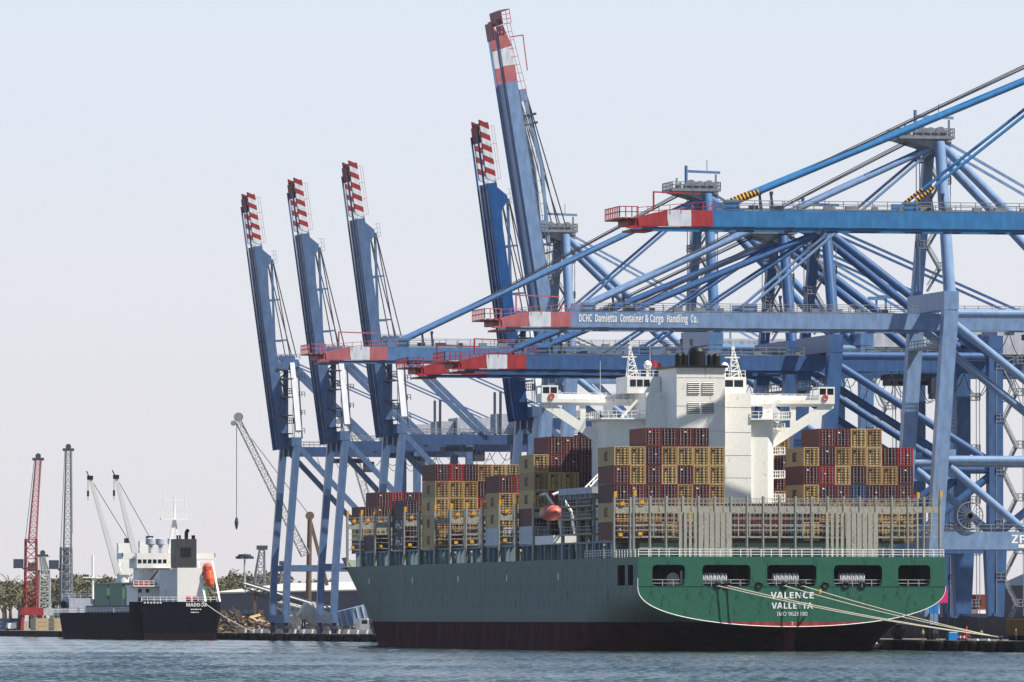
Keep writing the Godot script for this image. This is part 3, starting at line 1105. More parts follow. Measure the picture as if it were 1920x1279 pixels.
# cols: strings from the port side inwards, each listing colours from the top tier down
func stack_block(where: String, z: float, x0: float, cols: Array, marks := true) -> void:
	for i in cols.size():
		var s: String = cols[i]
		for k in s.length():
			var ch := s[k]
			if ch == ".":
				continue
			var tier := s.length() - 1 - k
			var col: String = cnames[ch]
			var label := "%s container, %s, %s stack from left, %s tier up" % [col, where, count_words[i], count_words[tier]]
			var outer := i == 0 or (cols[i - 1] as String).length() < s.length() - k
			container(col, x0 + 1.25 + i * 2.5, BASE + tier * 2.9, z, label, "MSC" if (outer and marks and col == "mustard") else "", i * 5 + k * 3 + s.length())

func make_boxes() -> void:
	# the two blocks abaft the funnel
	stack_block("aft block left of funnel", -18.7, -23.75, ["YMMYM", "YYMUM", "MMMMYM", "MYYMMY", "MYMYYM", "MYYMMY", "YYYYM"])
	stack_block("aft block right of funnel", -18.7, 6.25, ["YMYMY", "MMRMYM", "MYYMYM", "YYMBMM", "YYYMYM", "MYMYY", "RMMYY"])
	stack_block("low block under the funnel", -18.7, -6.25, ["PM", "MP", "PM", "MM", "PB"])
	# the bay just ahead of the bridge: port side, and what shows to starboard of the house
	stack_block("bay ahead of bridge", -81.2, -23.75, ["YYYMW", "MMYRMM", "MMYMYM", "MMMYMY", "YYYMMM", "MYMYYM"])
	stack_block("bay right of bridge", -81.2, 11.25, ["YYYYYM", "MYMMYM", "YMMYMY"])
	stack_block("bay with bright red top", -109.6, -23.75, ["MYYW", "RYYM", "MYYM"])
	stack_block("forward mustard row", -166.4, -23.75, ["MYYYY", "RYYYM", "MYYYY", "YMRMY", "YYMYY", "UYYMM", "MMYYM"])
	stack_block("low forward bay, lone box", -223.2, -23.75, ["P"], false)
	stack_block("farthest bay but one", -277.2, -16.25, ["MYP", "MYM"])
	stack_block("farthest tall bay", -290.0, -11.25, ["MMYM", "RMYM", "MRMM", "MMYY"])
	for k in 3:
		var tier := 2 - k
		var o := container("plum", -22.5, BASE + tier * 2.9, -194.8, "plum container %s in lone forward port stack" % ["on top", "in the middle, white lettering,", "at the bottom, white lettering,"][k], "", k)
		if k > 0:   # angular white lettering, too foreshortened to read
			var w := MB.new()
			for q in [[-8.6, 1.1, 0.5, 0.9], [-7.6, 1.5, 0.4, 1.3], [-6.6, 1.0, 0.3, 1.2], [-5.6, 1.3, 1.6, 0.25], [-5.1, 1.0, 0.35, 0.9], [-4.6, 0.8, 1.4, 0.25], [-3.2, 1.9, 0.7, 0.25], [-3.0, 1.2, 0.35, 1.2], [-3.5, 0.7, 1.0, 0.25]]:
				w.box(Vector3(-1.235, q[1] + 0.25, q[0]), Vector3(0.02, q[3], q[2]))
			part(o, "side_lettering", w, M.white_paint)

# ---------- ship-to-shore gantry cranes ----------
func stair_zigzag(o: Node3D, at: Vector3, y1: float, rise: float, w: float, m: Material) -> void:
	var y := at.y
	var b := MB.new()
	var side := 1.0
	while y < y1 - 0.5:
		var h := minf(rise, y1 - y)
		var a := Vector3(at.x - side * w * 0.5, y, at.z)
		var c := Vector3(at.x + side * w * 0.5, y + h, at.z)
		for q in [-0.4, 0.4]:
			b.beam(a + Vector3(0, 0, q), c + Vector3(0, 0, q), 0.1, 0.26)
			b.beam(a + Vector3(0, 1.0, q), c + Vector3(0, 1.0, q), 0.08, 0.08)
		for k in 7:
			b.box(a.lerp(c, (k + 0.5) / 7.0), Vector3(0.25, 0.06, 0.8))
		var e := c + Vector3(side * 0.75, 0, 0)
		b.box(e, Vector3(1.8, 0.14, 2.4))
		for q in [-1.15, 1.15]:
			b.rail(e + Vector3(-0.85, 0.05, q), e + Vector3(0.85, 0.05, q), 1.15, 0.85, 0.055)
		b.rail(e + Vector3(side * 0.85, 0.05, -1.15), e + Vector3(side * 0.85, 0.05, 1.15), 1.15, 0.8, 0.055)
		y += h
		side = -side
	for q in [[-1, -1], [1, -1], [1, 1], [-1, 1]]:    # corner posts of the stair tower
		b.beam(Vector3(at.x + q[0] * (w * 0.5 + 1.5), at.y, at.z + q[1] * 1.1), Vector3(at.x + q[0] * (w * 0.5 + 1.5), y1, at.z + q[1] * 1.1), 0.12, 0.12)
	part(o, "stairway", b, m)

func bogie_set(o: Node3D, hs: float, xs: Array, m: Material) -> void:
	var bm := MB.new()
	bm.box(Vector3(0, 1.35, 0), Vector3(1.0, 0.7, 5.6))
	for z in [-2.0, -0.7, 0.7, 2.0]:
		bm.lathe([Vector2(0, -0.2), Vector2(0.42, -0.2), Vector2(0.42, 0.2), Vector2(0, 0.2)], Vector3(0, 0.44, z), Vector3.RIGHT, 10)
	for z in [-1.35, 1.35]:
		bm.box(Vector3(0, 0.85, z), Vector3(0.8, 0.6, 2.3))
	bm.box(Vector3(0, 2.0, 0), Vector3(0.9, 0.8, 1.2))
	var ms := bm.mesh(M.steel_dark)
	for x in xs:
		for s in [-1.0, 1.0]:
			piece(o, "bogie", ms, Vector3(x, 0.02, s * hs))
	for x in xs:
		var sb := MB.new()
		sb.box(Vector3(x, 3.3, 0), Vector3(1.3, 1.8, hs * 2.0 + 3.6))
		part(o, "sill_beam", sb, m)

# boom: two box girders joined by ties and bracing, hinged at its root, lying along -x
func boom(o: Node3D, root: Vector3, length: float, dep0: float, dep1: float, gz: float, phi: float, m: Material, look: Dictionary) -> MeshInstance3D:
	var b := MB.new()
	var bands: Array = look.bands           # [from, to, material] along the boom, from the root
	var blue_to: float = bands[0][0]
	for s in [-1.0, 1.0]:
		var d := lerpf(dep0, dep1, blue_to / length)
		b.beam(Vector3(0, 0, s * gz), Vector3(-blue_to, (dep0 - d) * -0.5 * look.flat, s * gz), look.gw, dep0, look.gw, d)
	var n := int(blue_to / 6.0)
	for i in n + 1:
		var x := -1.0 - (blue_to - 2.0) * i / n
		b.span(Vector3(x - 0.3, -0.8, -gz), Vector3(x + 0.3, 0.4, gz))
		if i < n:
			var x2 := -1.0 - (blue_to - 2.0) * (i + 1) / n
			var sg := 1.0 if i % 2 == 0 else -1.0
			b.beam(Vector3(x, 0.0, -gz * sg), Vector3(x2, 0.0, gz * sg), 0.3, 0.3)
	if look.get("soffit", false):           # plated underside between the girders
		b.span(Vector3(-blue_to, -dep1 * 0.5 + 0.05, -gz + look.gw * 0.5), Vector3(-0.5, -dep1 * 0.5 + 0.3, gz - look.gw * 0.5))
	for s in [-1.0, 1.0]:                   # trolley rails under the girders
		b.span(Vector3(-length + 2.0, -dep0 * 0.5 - 0.35, s * (gz - 0.5) - 0.15), Vector3(0, -dep0 * 0.5, s * (gz - 0.5) + 0.15))
	var bo := part(o, "boom", b, m)
	bo.position = root
	bo.rotation.z = -phi
	for q in bands:
		for s in [-1.0, 1.0]:
			var t := MB.new()
			var da := lerpf(dep0, dep1, q[0] / length)
			var db := lerpf(dep0, dep1, q[1] / length)
			var sh: float = look.slant
			var za: float = s * gz - look.gw * 0.5
			if sh > 0.0:
				var pv := PackedVector2Array([Vector2(-q[0] - sh, -da * 0.5), Vector2(-q[0], da * 0.5), Vector2(-q[1], db * 0.5), Vector2(-q[1] - sh, -db * 0.5)])
				t.extrude(pv, Vector3(0, 0, za), Vector3.RIGHT, Vector3.UP, Vector3(0, 0, look.gw))
			elif q.size() > 3:                # the nose tapers, its underside staying level
				t.beam(Vector3(-q[0], 0, s * gz), Vector3(-q[1], (q[3] - da) * 0.5, s * gz), look.gw, da, look.gw, q[3])
			else:
				t.beam(Vector3(-q[0], (dep0 - da) * -0.5 * look.flat, s * gz), Vector3(-q[1], (dep0 - db) * -0.5 * look.flat, s * gz), look.gw, da, look.gw, db)
			part(bo, "painted_band", t, q[2])
	return bo

func crane_boom_fittings(bo: MeshInstance3D, length: float, dep: float, gz: float, m_rail: Material, m_tip: Material, nose: bool) -> void:
	var r := MB.new()
	r.rail(Vector3(-length + 14.0, dep * 0.5, gz + 0.58), Vector3(-2.0, dep * 0.5, gz + 0.58), 1.35, 2.2, 0.055)
	r.span(Vector3(-length + 14.0, dep * 0.5 + 0.02, gz - 0.55), Vector3(-2.0, dep * 0.5 + 0.1, gz + 0.6))
	r.rail(Vector3(-length + 14.0, dep * 0.5, -gz - 0.9), Vector3(-2.0, dep * 0.5, -gz - 0.9), 1.35, 3.0, 0.05)
	part(bo, "walkway_rail", r, m_rail)
	if nose:
		for u in [0.34, 0.7]:
			for k in 2:
				var gp := MB.new()
				var x: float = -length * u - k * 1.7
				gp.beam(Vector3(x, dep * 0.5 + 0.05, gz - 0.2), Vector3(x - 0.25, dep * 0.5 + 2.4, gz - 0.2), 0.35, 0.45, 0.22, 0.3)
				gp.box(Vector3(x - 0.2, dep * 0.5 + 2.5, gz - 0.2), Vector3(0.45, 0.5, 0.5))
				part(bo, "rope_guide", gp, M.steel_dark)
		var bx := MB.new()
		for k in 14:
			var x: float = -length + 15.0 + k * 3.7
			bx.box(Vector3(x, dep * 0.5 + 0.45, (k * 5 % 3) - 1.5 + gz * 0.4), Vector3(0.8 + (k % 3) * 0.5, 0.7, 0.9))
			bx.span(Vector3(x - 1.8, dep * 0.5 + 0.1, gz * 0.4 - 0.1), Vector3(x + 1.9, dep * 0.5 + 0.3, gz * 0.4 + 0.1))
		part(bo, "cable_tray", bx, m_rail)
		var t := MB.new()
		t.rail(Vector3(-length + 1.0, 0.1, gz + 0.6), Vector3(-length + 14.0, dep * 0.5, gz + 0.6), 1.35, 1.6, 0.05)
		t.box(Vector3(-length - 0.4, -0.1, 0), Vector3(2.8, 0.22, gz * 2.0 + 2.4))
		t.rail(Vector3(-length - 1.7, 0.05, -gz - 1.4), Vector3(-length - 1.7, 0.05, gz + 1.4), 1.5, 1.2, 0.07)
		t.rail(Vector3(-length - 1.7, 0.05, gz + 1.4), Vector3(-length + 1.0, 0.05, gz + 1.4), 1.5, 0.9, 0.07)
		t.box(Vector3(-length + 0.4, -0.6, 0), Vector3(1.0, 0.9, gz * 2.0))
		t.box(Vector3(-length + 2.0, -dep * 0.5 - 0.5, 0), Vector3(3.4, 0.3, gz * 1.5))
		t.tube(Vector3(-length + 3.6, dep * 0.5, gz), Vector3(-length + 3.6, dep * 0.5 + 2.6, gz), 0.14, 6)
		t.beam(Vector3(-length + 3.6, dep * 0.5 + 2.5, gz), Vector3(-length + 10.5, dep * 0.5 + 2.3, gz), 0.16, 0.2)
		part(bo, "tip_platform", t, m_tip)

# the big round-braced cranes
func crane_round(label: String, z: float, c: Dictionary) -> Node3D:
	var o := thing("gantry_crane", label, "crane", Vector3(29.5, QUAY, z), "quay cranes along the berth")
	var m: Material = c.m
	var hs: float = c.get("hs", 10.8)
	var bh: float = c.bh - QUAY              # centre of boom and girder
	var ap: float = c.ap - QUAY
	var gx := 30.5
	bogie_set(o, hs, [0.0, gx], m)
	for s in [-1.0, 1.0]:
		var lw := MB.new()
		lw.beam(Vector3(-0.2, 3.6, s * hs), Vector3(3.1, bh + 1.6, s * hs), 1.9, 2.2, 2.3, 2.3)
		part(o, "leg", lw, m)
		var ll := MB.new()
		ll.beam(Vector3(gx, 3.6, s * hs), Vector3(gx, 15.0, s * hs), 1.9, 2.6, 2.2, 3.6)
		ll.beam(Vector3(gx, 15.0, s * hs), Vector3(gx, bh + 1.6, s * hs), 2.2, 2.4)
		part(o, "leg", ll, m)
		var tb := MB.new()
		tb.span(Vector3(1.4, 14.2, s * hs - 0.9), Vector3(gx - 1.1, 17.0, s * hs + 0.9))
		var tie := part(o, "tie_beam", tb, m)
		var tr := MB.new()
		tr.rail(Vector3(1.6, 17.0, s * hs + 0.8), Vector3(gx - 1.2, 17.0, s * hs + 0.8), 1.1, 2.0, 0.06)
		part(tie, "tie_rail", tr, M.steel_grey)
		if c.get("maker", false) and s > 0:
			lettering(tie, "maker_lettering", "ZPMC", Vector3(15.6, 15.85, s * hs + 0.92), 5.6, 1.35, M.white_paint)
			lettering(tie, "number_lettering", "上海振华", Vector3(16.0, 14.75, s * hs + 0.92), 4.2, 0.55, M.white_paint)
		var ct := MB.new()
		ct.tube(Vector3(2.4, 28.2, s * hs), Vector3(gx, 28.2, s * hs), 0.72, 12)
		part(o, "cross_tube", ct, m)
		var gp := MB.new()
		gp.box(Vector3(2.9, 27.6, s * hs), Vector3(2.2, 4.6, 0.5))
		part(o, "gusset", gp, m)
		var tt := MB.new()
		tt.tube(Vector3(4.0, bh + 1.1, s * hs), Vector3(gx, bh + 1.1, s * hs), 0.7, 12)
		part(o, "top_tube", tt, m)
		for q in [[Vector3(4.0, bh - 0.6, s * hs), Vector3(gx, 29.0, s * hs)], [Vector3(3.0, 27.2, s * hs), Vector3(15.5, 16.9, s * hs)], [Vector3(gx - 0.8, 27.2, s * hs), Vector3(16.5, 16.9, s * hs)]]:
			var dg := MB.new()
			dg.tube(q[0], q[1], 0.66, 12)
			part(o, "diagonal_brace", dg, m)
		var mg := MB.new()
		mg.span(Vector3(1.5, bh - 1.25, s * 3.6 - 0.65), Vector3(54.0, bh + 1.25, s * 3.6 + 0.65))
		var mo := part(o, "main_girder", mg, m)
		var mr := MB.new()
		mr.rail(Vector3(5.0, bh + 1.25, s * 4.2), Vector3(54.0, bh + 1.25, s * 4.2), 1.3, 2.2, 0.055)
		mr.span(Vector3(5.0, bh + 1.27, s * 3.1), Vector3(54.0, bh + 1.35, s * 4.22))
		part(mo, "girder_rail", mr, M.steel_grey)
		# tower: legs leaning together to the apex, struts and stays behind
		var ms := MB.new()
		if s > 0.0:
			ms.tube(Vector3(3.1, bh + 4.0, s * hs), Vector3(3.4, ap - 1.0, s * 3.4), 0.98, 14, 0.85)
		else:                                # the farther mast is a box column
			ms.beam(Vector3(3.1, bh + 4.0, s * hs), Vector3(3.4, ap - 1.0, s * 3.4), 1.6, 1.6)
		part(o, "mast", ms, m)
		var bs := MB.new()
		bs.tube(Vector3(4.0, ap - 1.6, s * 3.2), Vector3(gx, bh + 1.6, s * 5.4), 0.72, 12)
		part(o, "back_strut", bs, m)
		var st := MB.new()
		st.beam(Vector3(4.0, ap - 0.6, s * 3.0), Vector3(51.0, bh + 3.0, s * 3.6), 0.35, 0.42)
		part(o, "back_stay", st, m)
		var sp := MB.new()
		sp.beam(Vector3(36.0, bh + 1.2, s * 3.6), Vector3(36.0, bh + 1.2 + (ap - bh) * 0.32, s * 3.5), 0.35, 0.35)
		sp.box(Vector3(36.0, bh + 1.2 + (ap - bh) * 0.32, s * 3.5), Vector3(3.0, 0.6, 0.8))
		part(o, "stay_post", sp, m)
	for x in [3.1, gx]:
		var pb := MB.new()
		pb.span(Vector3(x - 1.2, bh + 1.7, -hs - 1.1), Vector3(x + 1.2, bh + 4.6, hs + 1.1))
		part(o, "portal_beam", pb, m)
	var lc := MB.new()
	lc.span(Vector3(1.6, bh - 4.2, -hs + 0.5), Vector3(3.2, bh - 3.8, hs - 0.5))
	lc.rail(Vector3(1.6, bh - 3.8, -hs + 1), Vector3(1.6, bh - 3.8, hs - 1), 1.1, 2.0, 0.06)
	part(o, "access_platform", lc, M.steel_grey)
	# apex platform with its service jib
	var af := MB.new()
	af.box(Vector3(1.2, ap - 0.2, 0), Vector3(9.0, 0.5, 8.2))
	af.extrude(PackedVector2Array([Vector2(-3.0, ap - 0.4), Vector2(4.6, ap - 0.4), Vector2(4.6, ap - 2.0), Vector2(2.4, ap - 2.0)]), Vector3(0, 0, -3.6), Vector3.RIGHT, Vector3.UP, Vector3(0, 0, 7.2))
	for q in [[-3.2, 4.0, 5.6, 4.0], [-3.2, -4.0, 5.6, -4.0], [-3.2, -4.0, -3.2, 4.0], [5.6, -4.0, 5.6, 4.0]]:
		af.rail(Vector3(q[0], ap, q[1]), Vector3(q[2], ap, q[3]), 1.2, 1.2, 0.07)
	for q in [[1.0, 0.9], [2.6, 0.7], [4.2, 0.8]]:
		af.lathe([Vector2(0, -0.4), Vector2(q[1], -0.4), Vector2(q[1], 0.4), Vector2(0, 0.4)], Vector3(q[0], ap + 0.9, 0.5), Vector3(0, 0, 1), 12)
	af.box(Vector3(3.4, ap + 0.5, -1.5), Vector3(2.6, 1.6, 1.6))
	af.beam(Vector3(-2.4, ap - 0.2, 3.0), Vector3(-4.4, ap - 0.6, 3.0), 0.3, 0.4)
	for q in [[-2.2, 1.9, 3.2], [-1.2, 1.2, 2.0], [4.9, 2.6, 3.4], [5.2, 1.8, -2.0]]:
		af.beam(Vector3(q[0], ap, q[2]), Vector3(q[0], ap + q[1], q[2]), 0.3, 0.3)
	for k in 5:
		af.box(Vector3(-2.0 + k * 1.5, ap + 0.35, 3.3), Vector3(0.8, 0.6 + 0.25 * (k % 3), 0.8))
	var apo := part(o, "apex_platform", af, M.steel_grey if c.get("grey_apex", true) else m)
	var jb := MB.new()
	jb.tube(Vector3(-0.2, ap, 2.0), Vector3(-0.2, ap + 4.2, 2.0), 0.3, 8)
	jb.beam(Vector3(-0.2, ap + 3.2, 2.0), Vector3(6.0, ap + 3.0, 2.0), 0.3, 0.45)
	jb.tube(Vector3(3.6, ap + 2.9, 2.0), Vector3(3.6, ap + 5.2, 2.0), 0.07, 4)
	part(apo, "service_jib", jb, m)
	# stairs up the tower and up the landside leg
	stair_zigzag(o, Vector3(3.2, bh + 5.0, 0.0), ap - 1.5, 3.4, 2.0, M.steel_grey)
	stair_zigzag(o, Vector3(gx + 2.6, 1.0, hs), bh, 4.4, 2.2, M.steel_grey)
	# machinery house
	var mh := MB.new()
	mh.span(Vector3(32.5, bh + 1.7, -5.2), Vector3(50.0, bh + 7.4, 5.2))
	var mho := part(o, "machinery_house", mh, M.house_grey)
	var md := MB.new()
	for k in 5:
		md.box(Vector3(34.6 + k * 3.4, bh + 5.6, 5.22), Vector3(1.6, 1.1, 0.08))
	part(mho, "vent", md, M.steel_dark)
	# trolley, cab, ropes and spreader
	var tx: float = c.get("trolley", 20.0)
	var ty := MB.new()
	ty.box(Vector3(tx, bh - 2.1, 0), Vector3(7.0, 0.9, 7.0))
	ty.box(Vector3(tx + 4.6, bh - 3.6, 2.6), Vector3(2.4, 2.6, 2.6))
	ty.rail(Vector3(tx - 3.4, bh - 1.7, 3.6), Vector3(tx + 3.4, bh - 1.7, 3.6), 1.0, 1.5, 0.06)
	part(o, "trolley", ty, M.steel_dark)
	if c.has("spread"):
		var sy: float = c.spread
		var rp := MB.new()
		for q in [[-1.8, -2.0], [1.8, -2.0], [-1.8, 2.0], [1.8, 2.0]]:
			rp.tube(Vector3(tx + q[0], bh - 2.4, q[1]), Vector3(tx + q[0] * 0.6, sy, q[1] * 0.8), 0.06, 4)
		part(o, "hoist_rope", rp, M.cable)
		var sd := MB.new()
		sd.box(Vector3(tx, sy, 0), Vector3(2.3, 1.3, 6.5))
		sd.box(Vector3(tx, sy - 1.0, 0), Vector3(1.8, 0.6, 12.0))
		part(o, "spreader", sd, M.crane_red_dull)
	# hanging power loops under the girder
	var fe := MB.new()
	for k in 9:
		var x0 := 10.0 + k * 4.2
		fe.sag(Vector3(x0, bh - 1.6, 5.0), Vector3(x0 + 4.2, bh - 1.6, 5.0), 3.0 + (k % 3), 0.07, 6, 4)
	part(o, "festoon_cable", fe, M.cable)
	# cable reel beside the waterside leg
	var cr := MB.new()
	for k in 18:
		var t := TAU * k / 18.0
		cr.beam(Vector3(6.0, 19.5, hs + 1.2), Vector3(6.0 + 2.1 * cos(t), 19.5 + 2.1 * sin(t), hs + 1.2), 0.08, 0.08)
	var rg := []
	for k in 25:
		rg.append(Vector3(6.0 + 2.1 * cos(TAU * k / 24.0), 19.5 + 2.1 * sin(TAU * k / 24.0), hs + 1.2))
	cr.path(rg, 0.1, 5)
	cr.tube(Vector3(6.0, 19.5, hs + 0.6), Vector3(6.0, 19.5, hs + 1.4), 0.45, 10)
	cr.beam(Vector3(6.0, 17.0, hs + 0.7), Vector3(6.0, 19.5, hs + 0.8), 0.3, 0.3)
	part(o, "cable_reel", cr, M.steel_grey)
	# boom
	var bl: float = c.len
	var root := Vector3(1.5, bh, 0)
	var bo := boom(o, root, bl, 2.5, 2.3, c.get("gz", 3.6), c.phi, m, {"soffit": c.has("gz"), "bands": [[bl - 12.2, bl - 9.0, c.red], [bl - 9.0, bl - 5.5, M.crane_white], [bl - 5.5, bl - 1.2, c.red, 1.2]], "slant": 0.0, "gw": 1.25, "flat": 0.0})
	crane_boom_fittings(bo, bl, 2.5, c.get("gz", 3.6), M.steel_grey, c.red, true)
	var up := Vector3(3.2, ap - 1.4, 0)
	var rot := Basis(Vector3(0, 0, 1), -c.phi)
	for s in [-1.0, 1.0]:
		for u in [bl - 15.0, 29.0]:
			var lug := MB.new()
			lug.box(Vector3(-u, 1.9, s * 3.6), Vector3(2.2, 1.6, 0.8))
			part(bo, "stay_lug", lug, m)
		if c.phi < 0.3:
			for q in [[bl - 15.0, 0.44, 0.4], [29.0, 0.24, 0.4]]:
				var fs := MB.new()
				fs.tube(root + Vector3(-q[0], 2.2, s * 3.6), up + Vector3(0, 0, s * 2.6), q[1], 9)
				part(o, "fore_stay", fs, m)
			var hr := MB.new()
			for k in 2:
				hr.tube(root + Vector3(-bl + 17.0, 2.6, s * (1.2 + k)), up + Vector3(-1.5, 1.8 + k * 0.5, s * (1.2 + k * 0.5)), 0.07, 4)
			part(o, "luffing_rope", hr, M.cable)
		else:
			# folded stays hang beside the raised boom, ropes run down to the apex
			var p1 := root + rot * Vector3(-bl + 15.0, 2.2, s * 3.6)
			var p2 := root + rot * Vector3(-29.0, 2.8, s * 3.6)
			var fs := MB.new()
			fs.beam(p1, p1.lerp(p2, 0.55) + Vector3(1.0, 0, 0), 0.5, 0.6)
			fs.beam(p1.lerp(p2, 0.55) + Vector3(1.0, 0, 0), p2 + Vector3(0.4, -4.0, 0), 0.5, 0.6)
			part(o, "fore_stay", fs, m)
			var hr := MB.new()
			for k in 2:
				hr.tube(p1 + Vector3(0.4, 0.5, 0), up + Vector3(-1.0 + k * 1.6, 1.8, s * 2.4), 0.13, 5)
			part(o, "luffing_rope", hr, M.cable)
	if c.get("named", false):
		lettering(bo, "company_lettering", "DCHC  Damietta  Container & Cargo  Handling  Co.", Vector3(-47.0, 0.05, 3.6 + 0.66), 19.0, 1.7, M.white_paint)
	if c.get("hazard", false):
		for s in [-1.0, 1.0]:
			for q in [[bl - 15.0, 0.47], [29.0, 0.28]]:
				var a: Vector3 = root + Vector3(-q[0], 2.2, s * 3.6)
				var d: Vector3 = (up + Vector3(0, 0, s * 2.6) - a).normalized()
				var hz := MB.new()
				hz.tube(a + d * 1.0, a + d * 4.4, q[1] - 0.01, 10)
				var sleeve := part(o, "hazard_sleeve", hz, M.yellow_paint)
				for k in 6:
					var bk := MB.new()
					bk.tube(a + d * (1.2 + k * 0.55), a + d * (1.48 + k * 0.55), q[1] + 0.01, 10)
					part(sleeve, "black_band", bk, M.black_paint)
	return o

# the smaller cranes with striped boom tips and flat-sided braces
func crane_striped(label: String, z: float, m: Material, boom_m: Material) -> Node3D:
	var o := thing("gantry_crane", label, "crane", Vector3(29.5, QUAY, z), "quay cranes along the berth")
	var hs := 9.0
	var gx := 30.5
	var bh := 43.3 - QUAY
	var ap := 63.6 - QUAY
	bogie_set(o, hs, [0.0, gx], m)
	for s in [-1.0, 1.0]:
		var a := MB.new()
		a.beam(Vector3(0.0, 3.6, s * hs), Vector3(0.35, 15.0, s * hs), 1.3, 1.5, 1.4, 1.5)
		a.beam(Vector3(0.35, 15.0, s * hs), Vector3(2.6, bh + 2.6, s * hs), 1.4, 1.5, 1.5, 1.6)
		part(o, "leg", a, m)
		var l := MB.new()
		l.beam(Vector3(gx, 3.6, s * hs), Vector3(gx, bh + 1.0, s * hs), 1.4, 1.6)
		part(o, "leg", l, m)
		var tb := MB.new()
		tb.span(Vector3(1.0, 14.2, s * hs - 0.6), Vector3(gx - 0.7, 15.6, s * hs + 0.6))
		part(o, "tie_beam", tb, m)
		for q in [[Vector3(3.0, bh + 1.0, s * hs), Vector3(gx, 13.6, s * hs)]]:
			var d := MB.new()
			d.beam(q[0], q[1], 0.8, 1.15)
			part(o, "diagonal_brace", d, m)
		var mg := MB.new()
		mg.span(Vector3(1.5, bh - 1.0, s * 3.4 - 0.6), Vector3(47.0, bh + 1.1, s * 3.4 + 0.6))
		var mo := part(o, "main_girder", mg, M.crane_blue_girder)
		var mr := MB.new()
		mr.rail(Vector3(4.0, bh + 1.1, s * 3.95), Vector3(47.0, bh + 1.1, s * 3.95), 1.2, 2.4, 0.06)
		part(mo, "girder_rail", mr, M.steel_grey)
		var ms := MB.new()
		ms.beam(Vector3(2.9, bh + 4.6, s * hs), Vector3(2.2, ap, s * 4.2), 1.25, 1.25, 1.05, 1.05)
		part(o, "mast", ms, M.crane_white if s > 0 else m)
		var bs := MB.new()
		bs.beam(Vector3(3.0, ap - 0.6, s * 3.8), Vector3(22.5, bh + 1.0, s * 4.0), 0.7, 1.0)
		part(o, "back_strut", bs, m)
		var bt := MB.new()
		bt.beam(Vector3(3.0, ap + 0.2, s * 3.4), Vector3(45.0, bh + 2.6, s * 3.4), 0.25, 0.3)
		part(o, "back_stay", bt, m)
		var pp := MB.new()
		pp.beam(Vector3(25.0, bh + 1.0, s * 3.0), Vector3(25.0, bh + 10.4, s * 3.2), 0.5, 0.5)
		part(o, "stay_post", pp, M.steel_dark)
	for x in [2.4, gx]:
		var pb := MB.new()
		pb.span(Vector3(x - 1.1, bh + 1.2, -hs - 0.8), Vector3(x + 1.1, bh + 3.2, hs + 0.8))
		part(o, "portal_beam", pb, m)
	var hd := MB.new()
	hd.extrude(PackedVector2Array([Vector2(-1.4, ap - 1.2), Vector2(1.0, ap - 1.6), Vector2(4.2, ap - 0.6), Vector2(3.6, ap + 0.9), Vector2(0.6, ap + 0.9)]), Vector3(0, 0, -4.6), Vector3.RIGHT, Vector3.UP, Vector3(0, 0, 9.2))
	for k in 3:
		hd.lathe([Vector2(0, -0.3), Vector2(0.7, -0.3), Vector2(0.7, 0.3), Vector2(0, 0.3)], Vector3(0.2 + k * 1.3, ap + 1.3, 1.0), Vector3(0, 0, 1), 10)
	hd.rail(Vector3(-1.0, ap + 0.9, 4.4), Vector3(4.0, ap + 0.9, 4.4), 1.1, 1.2, 0.06)
	part(o, "apex_head", hd, m)
	# stairs and cage clutter between the masts
	stair_zigzag(o, Vector3(0.6, bh + 3.2, 1.5), ap - 2.0, 3.4, 2.0, M.steel_dark)
	var cg := MB.new()
	for k in 4:
		var y := bh + 4.0 + k * 4.2
		cg.span(Vector3(-0.6, y, -6.0), Vector3(2.0, y + 0.2, 7.4))
		cg.rail(Vector3(3.6, y + 0.2, 5.5), Vector3(5.0, y + 0.2, 5.5), 1.1, 0.8, 0.07)
	cg.beam(Vector3(4.2, bh + 3.0, 6.5), Vector3(3.6, ap - 3.0, 5.0), 0.3, 0.3)
	part(o, "service_platform", cg, M.steel_dark)
	var mh := MB.new()
	mh.span(Vector3(28.5, bh + 1.4, -5.4), Vector3(42.0, bh + 6.4, 5.4))
	mh.span(Vector3(24.0, bh + 1.4, -3.0), Vector3(28.2, bh + 5.6, 3.0))
	var mo2 := part(o, "machinery_house", mh, M.house_grey)
	var em := MB.new()
	var rg := []
	for k in 25:
		rg.append(Vector3(38.6 + 1.7 * cos(TAU * k / 24.0), bh + 3.9 + 1.7 * sin(TAU * k / 24.0), 5.45))
	em.path(rg, 0.12, 5)
	em.box(Vector3(38.6, bh + 3.9, 5.44), Vector3(1.6, 0.7, 0.06))
	part(mo2, "round_emblem", em, M.ship_cream)
	var tr := MB.new()
	tr.box(Vector3(16.0, bh - 2.0, 0), Vector3(6.0, 1.0, 6.4))
	tr.box(Vector3(20.5, bh - 3.4, 2.0), Vector3(2.2, 2.4, 2.4))
	part(o, "trolley", tr, M.steel_dark)
	var fe := MB.new()
	for k in 8:
		fe.sag(Vector3(8.0 + k * 4.0, bh - 1.4, 4.6), Vector3(12.0 + k * 4.0, bh - 1.4, 4.6), 3.0, 0.07, 6, 4)
	part(o, "festoon_cable", fe, M.cable)
	# raised boom with its striped end
	var bl := 58.6
	var phi := deg_to_rad(82.3)
	var root := Vector3(0.6, bh + 0.6, 0)
	var bands := []
	var k := 10
	for i in k:
		var u := bl - 11.6 + 11.6 * i / k
		bands.append([u, bl - 11.6 + 11.6 * (i + 1) / k, M.crane_white if i % 2 == 0 else M.crane_red_dull])
	var bo := boom(o, root, bl, 2.5, 1.7, 3.7, phi, boom_m, {"bands": bands, "slant": 1.0, "gw": 1.2, "flat": 0.0, "soffit": true})
	var fit := MB.new()
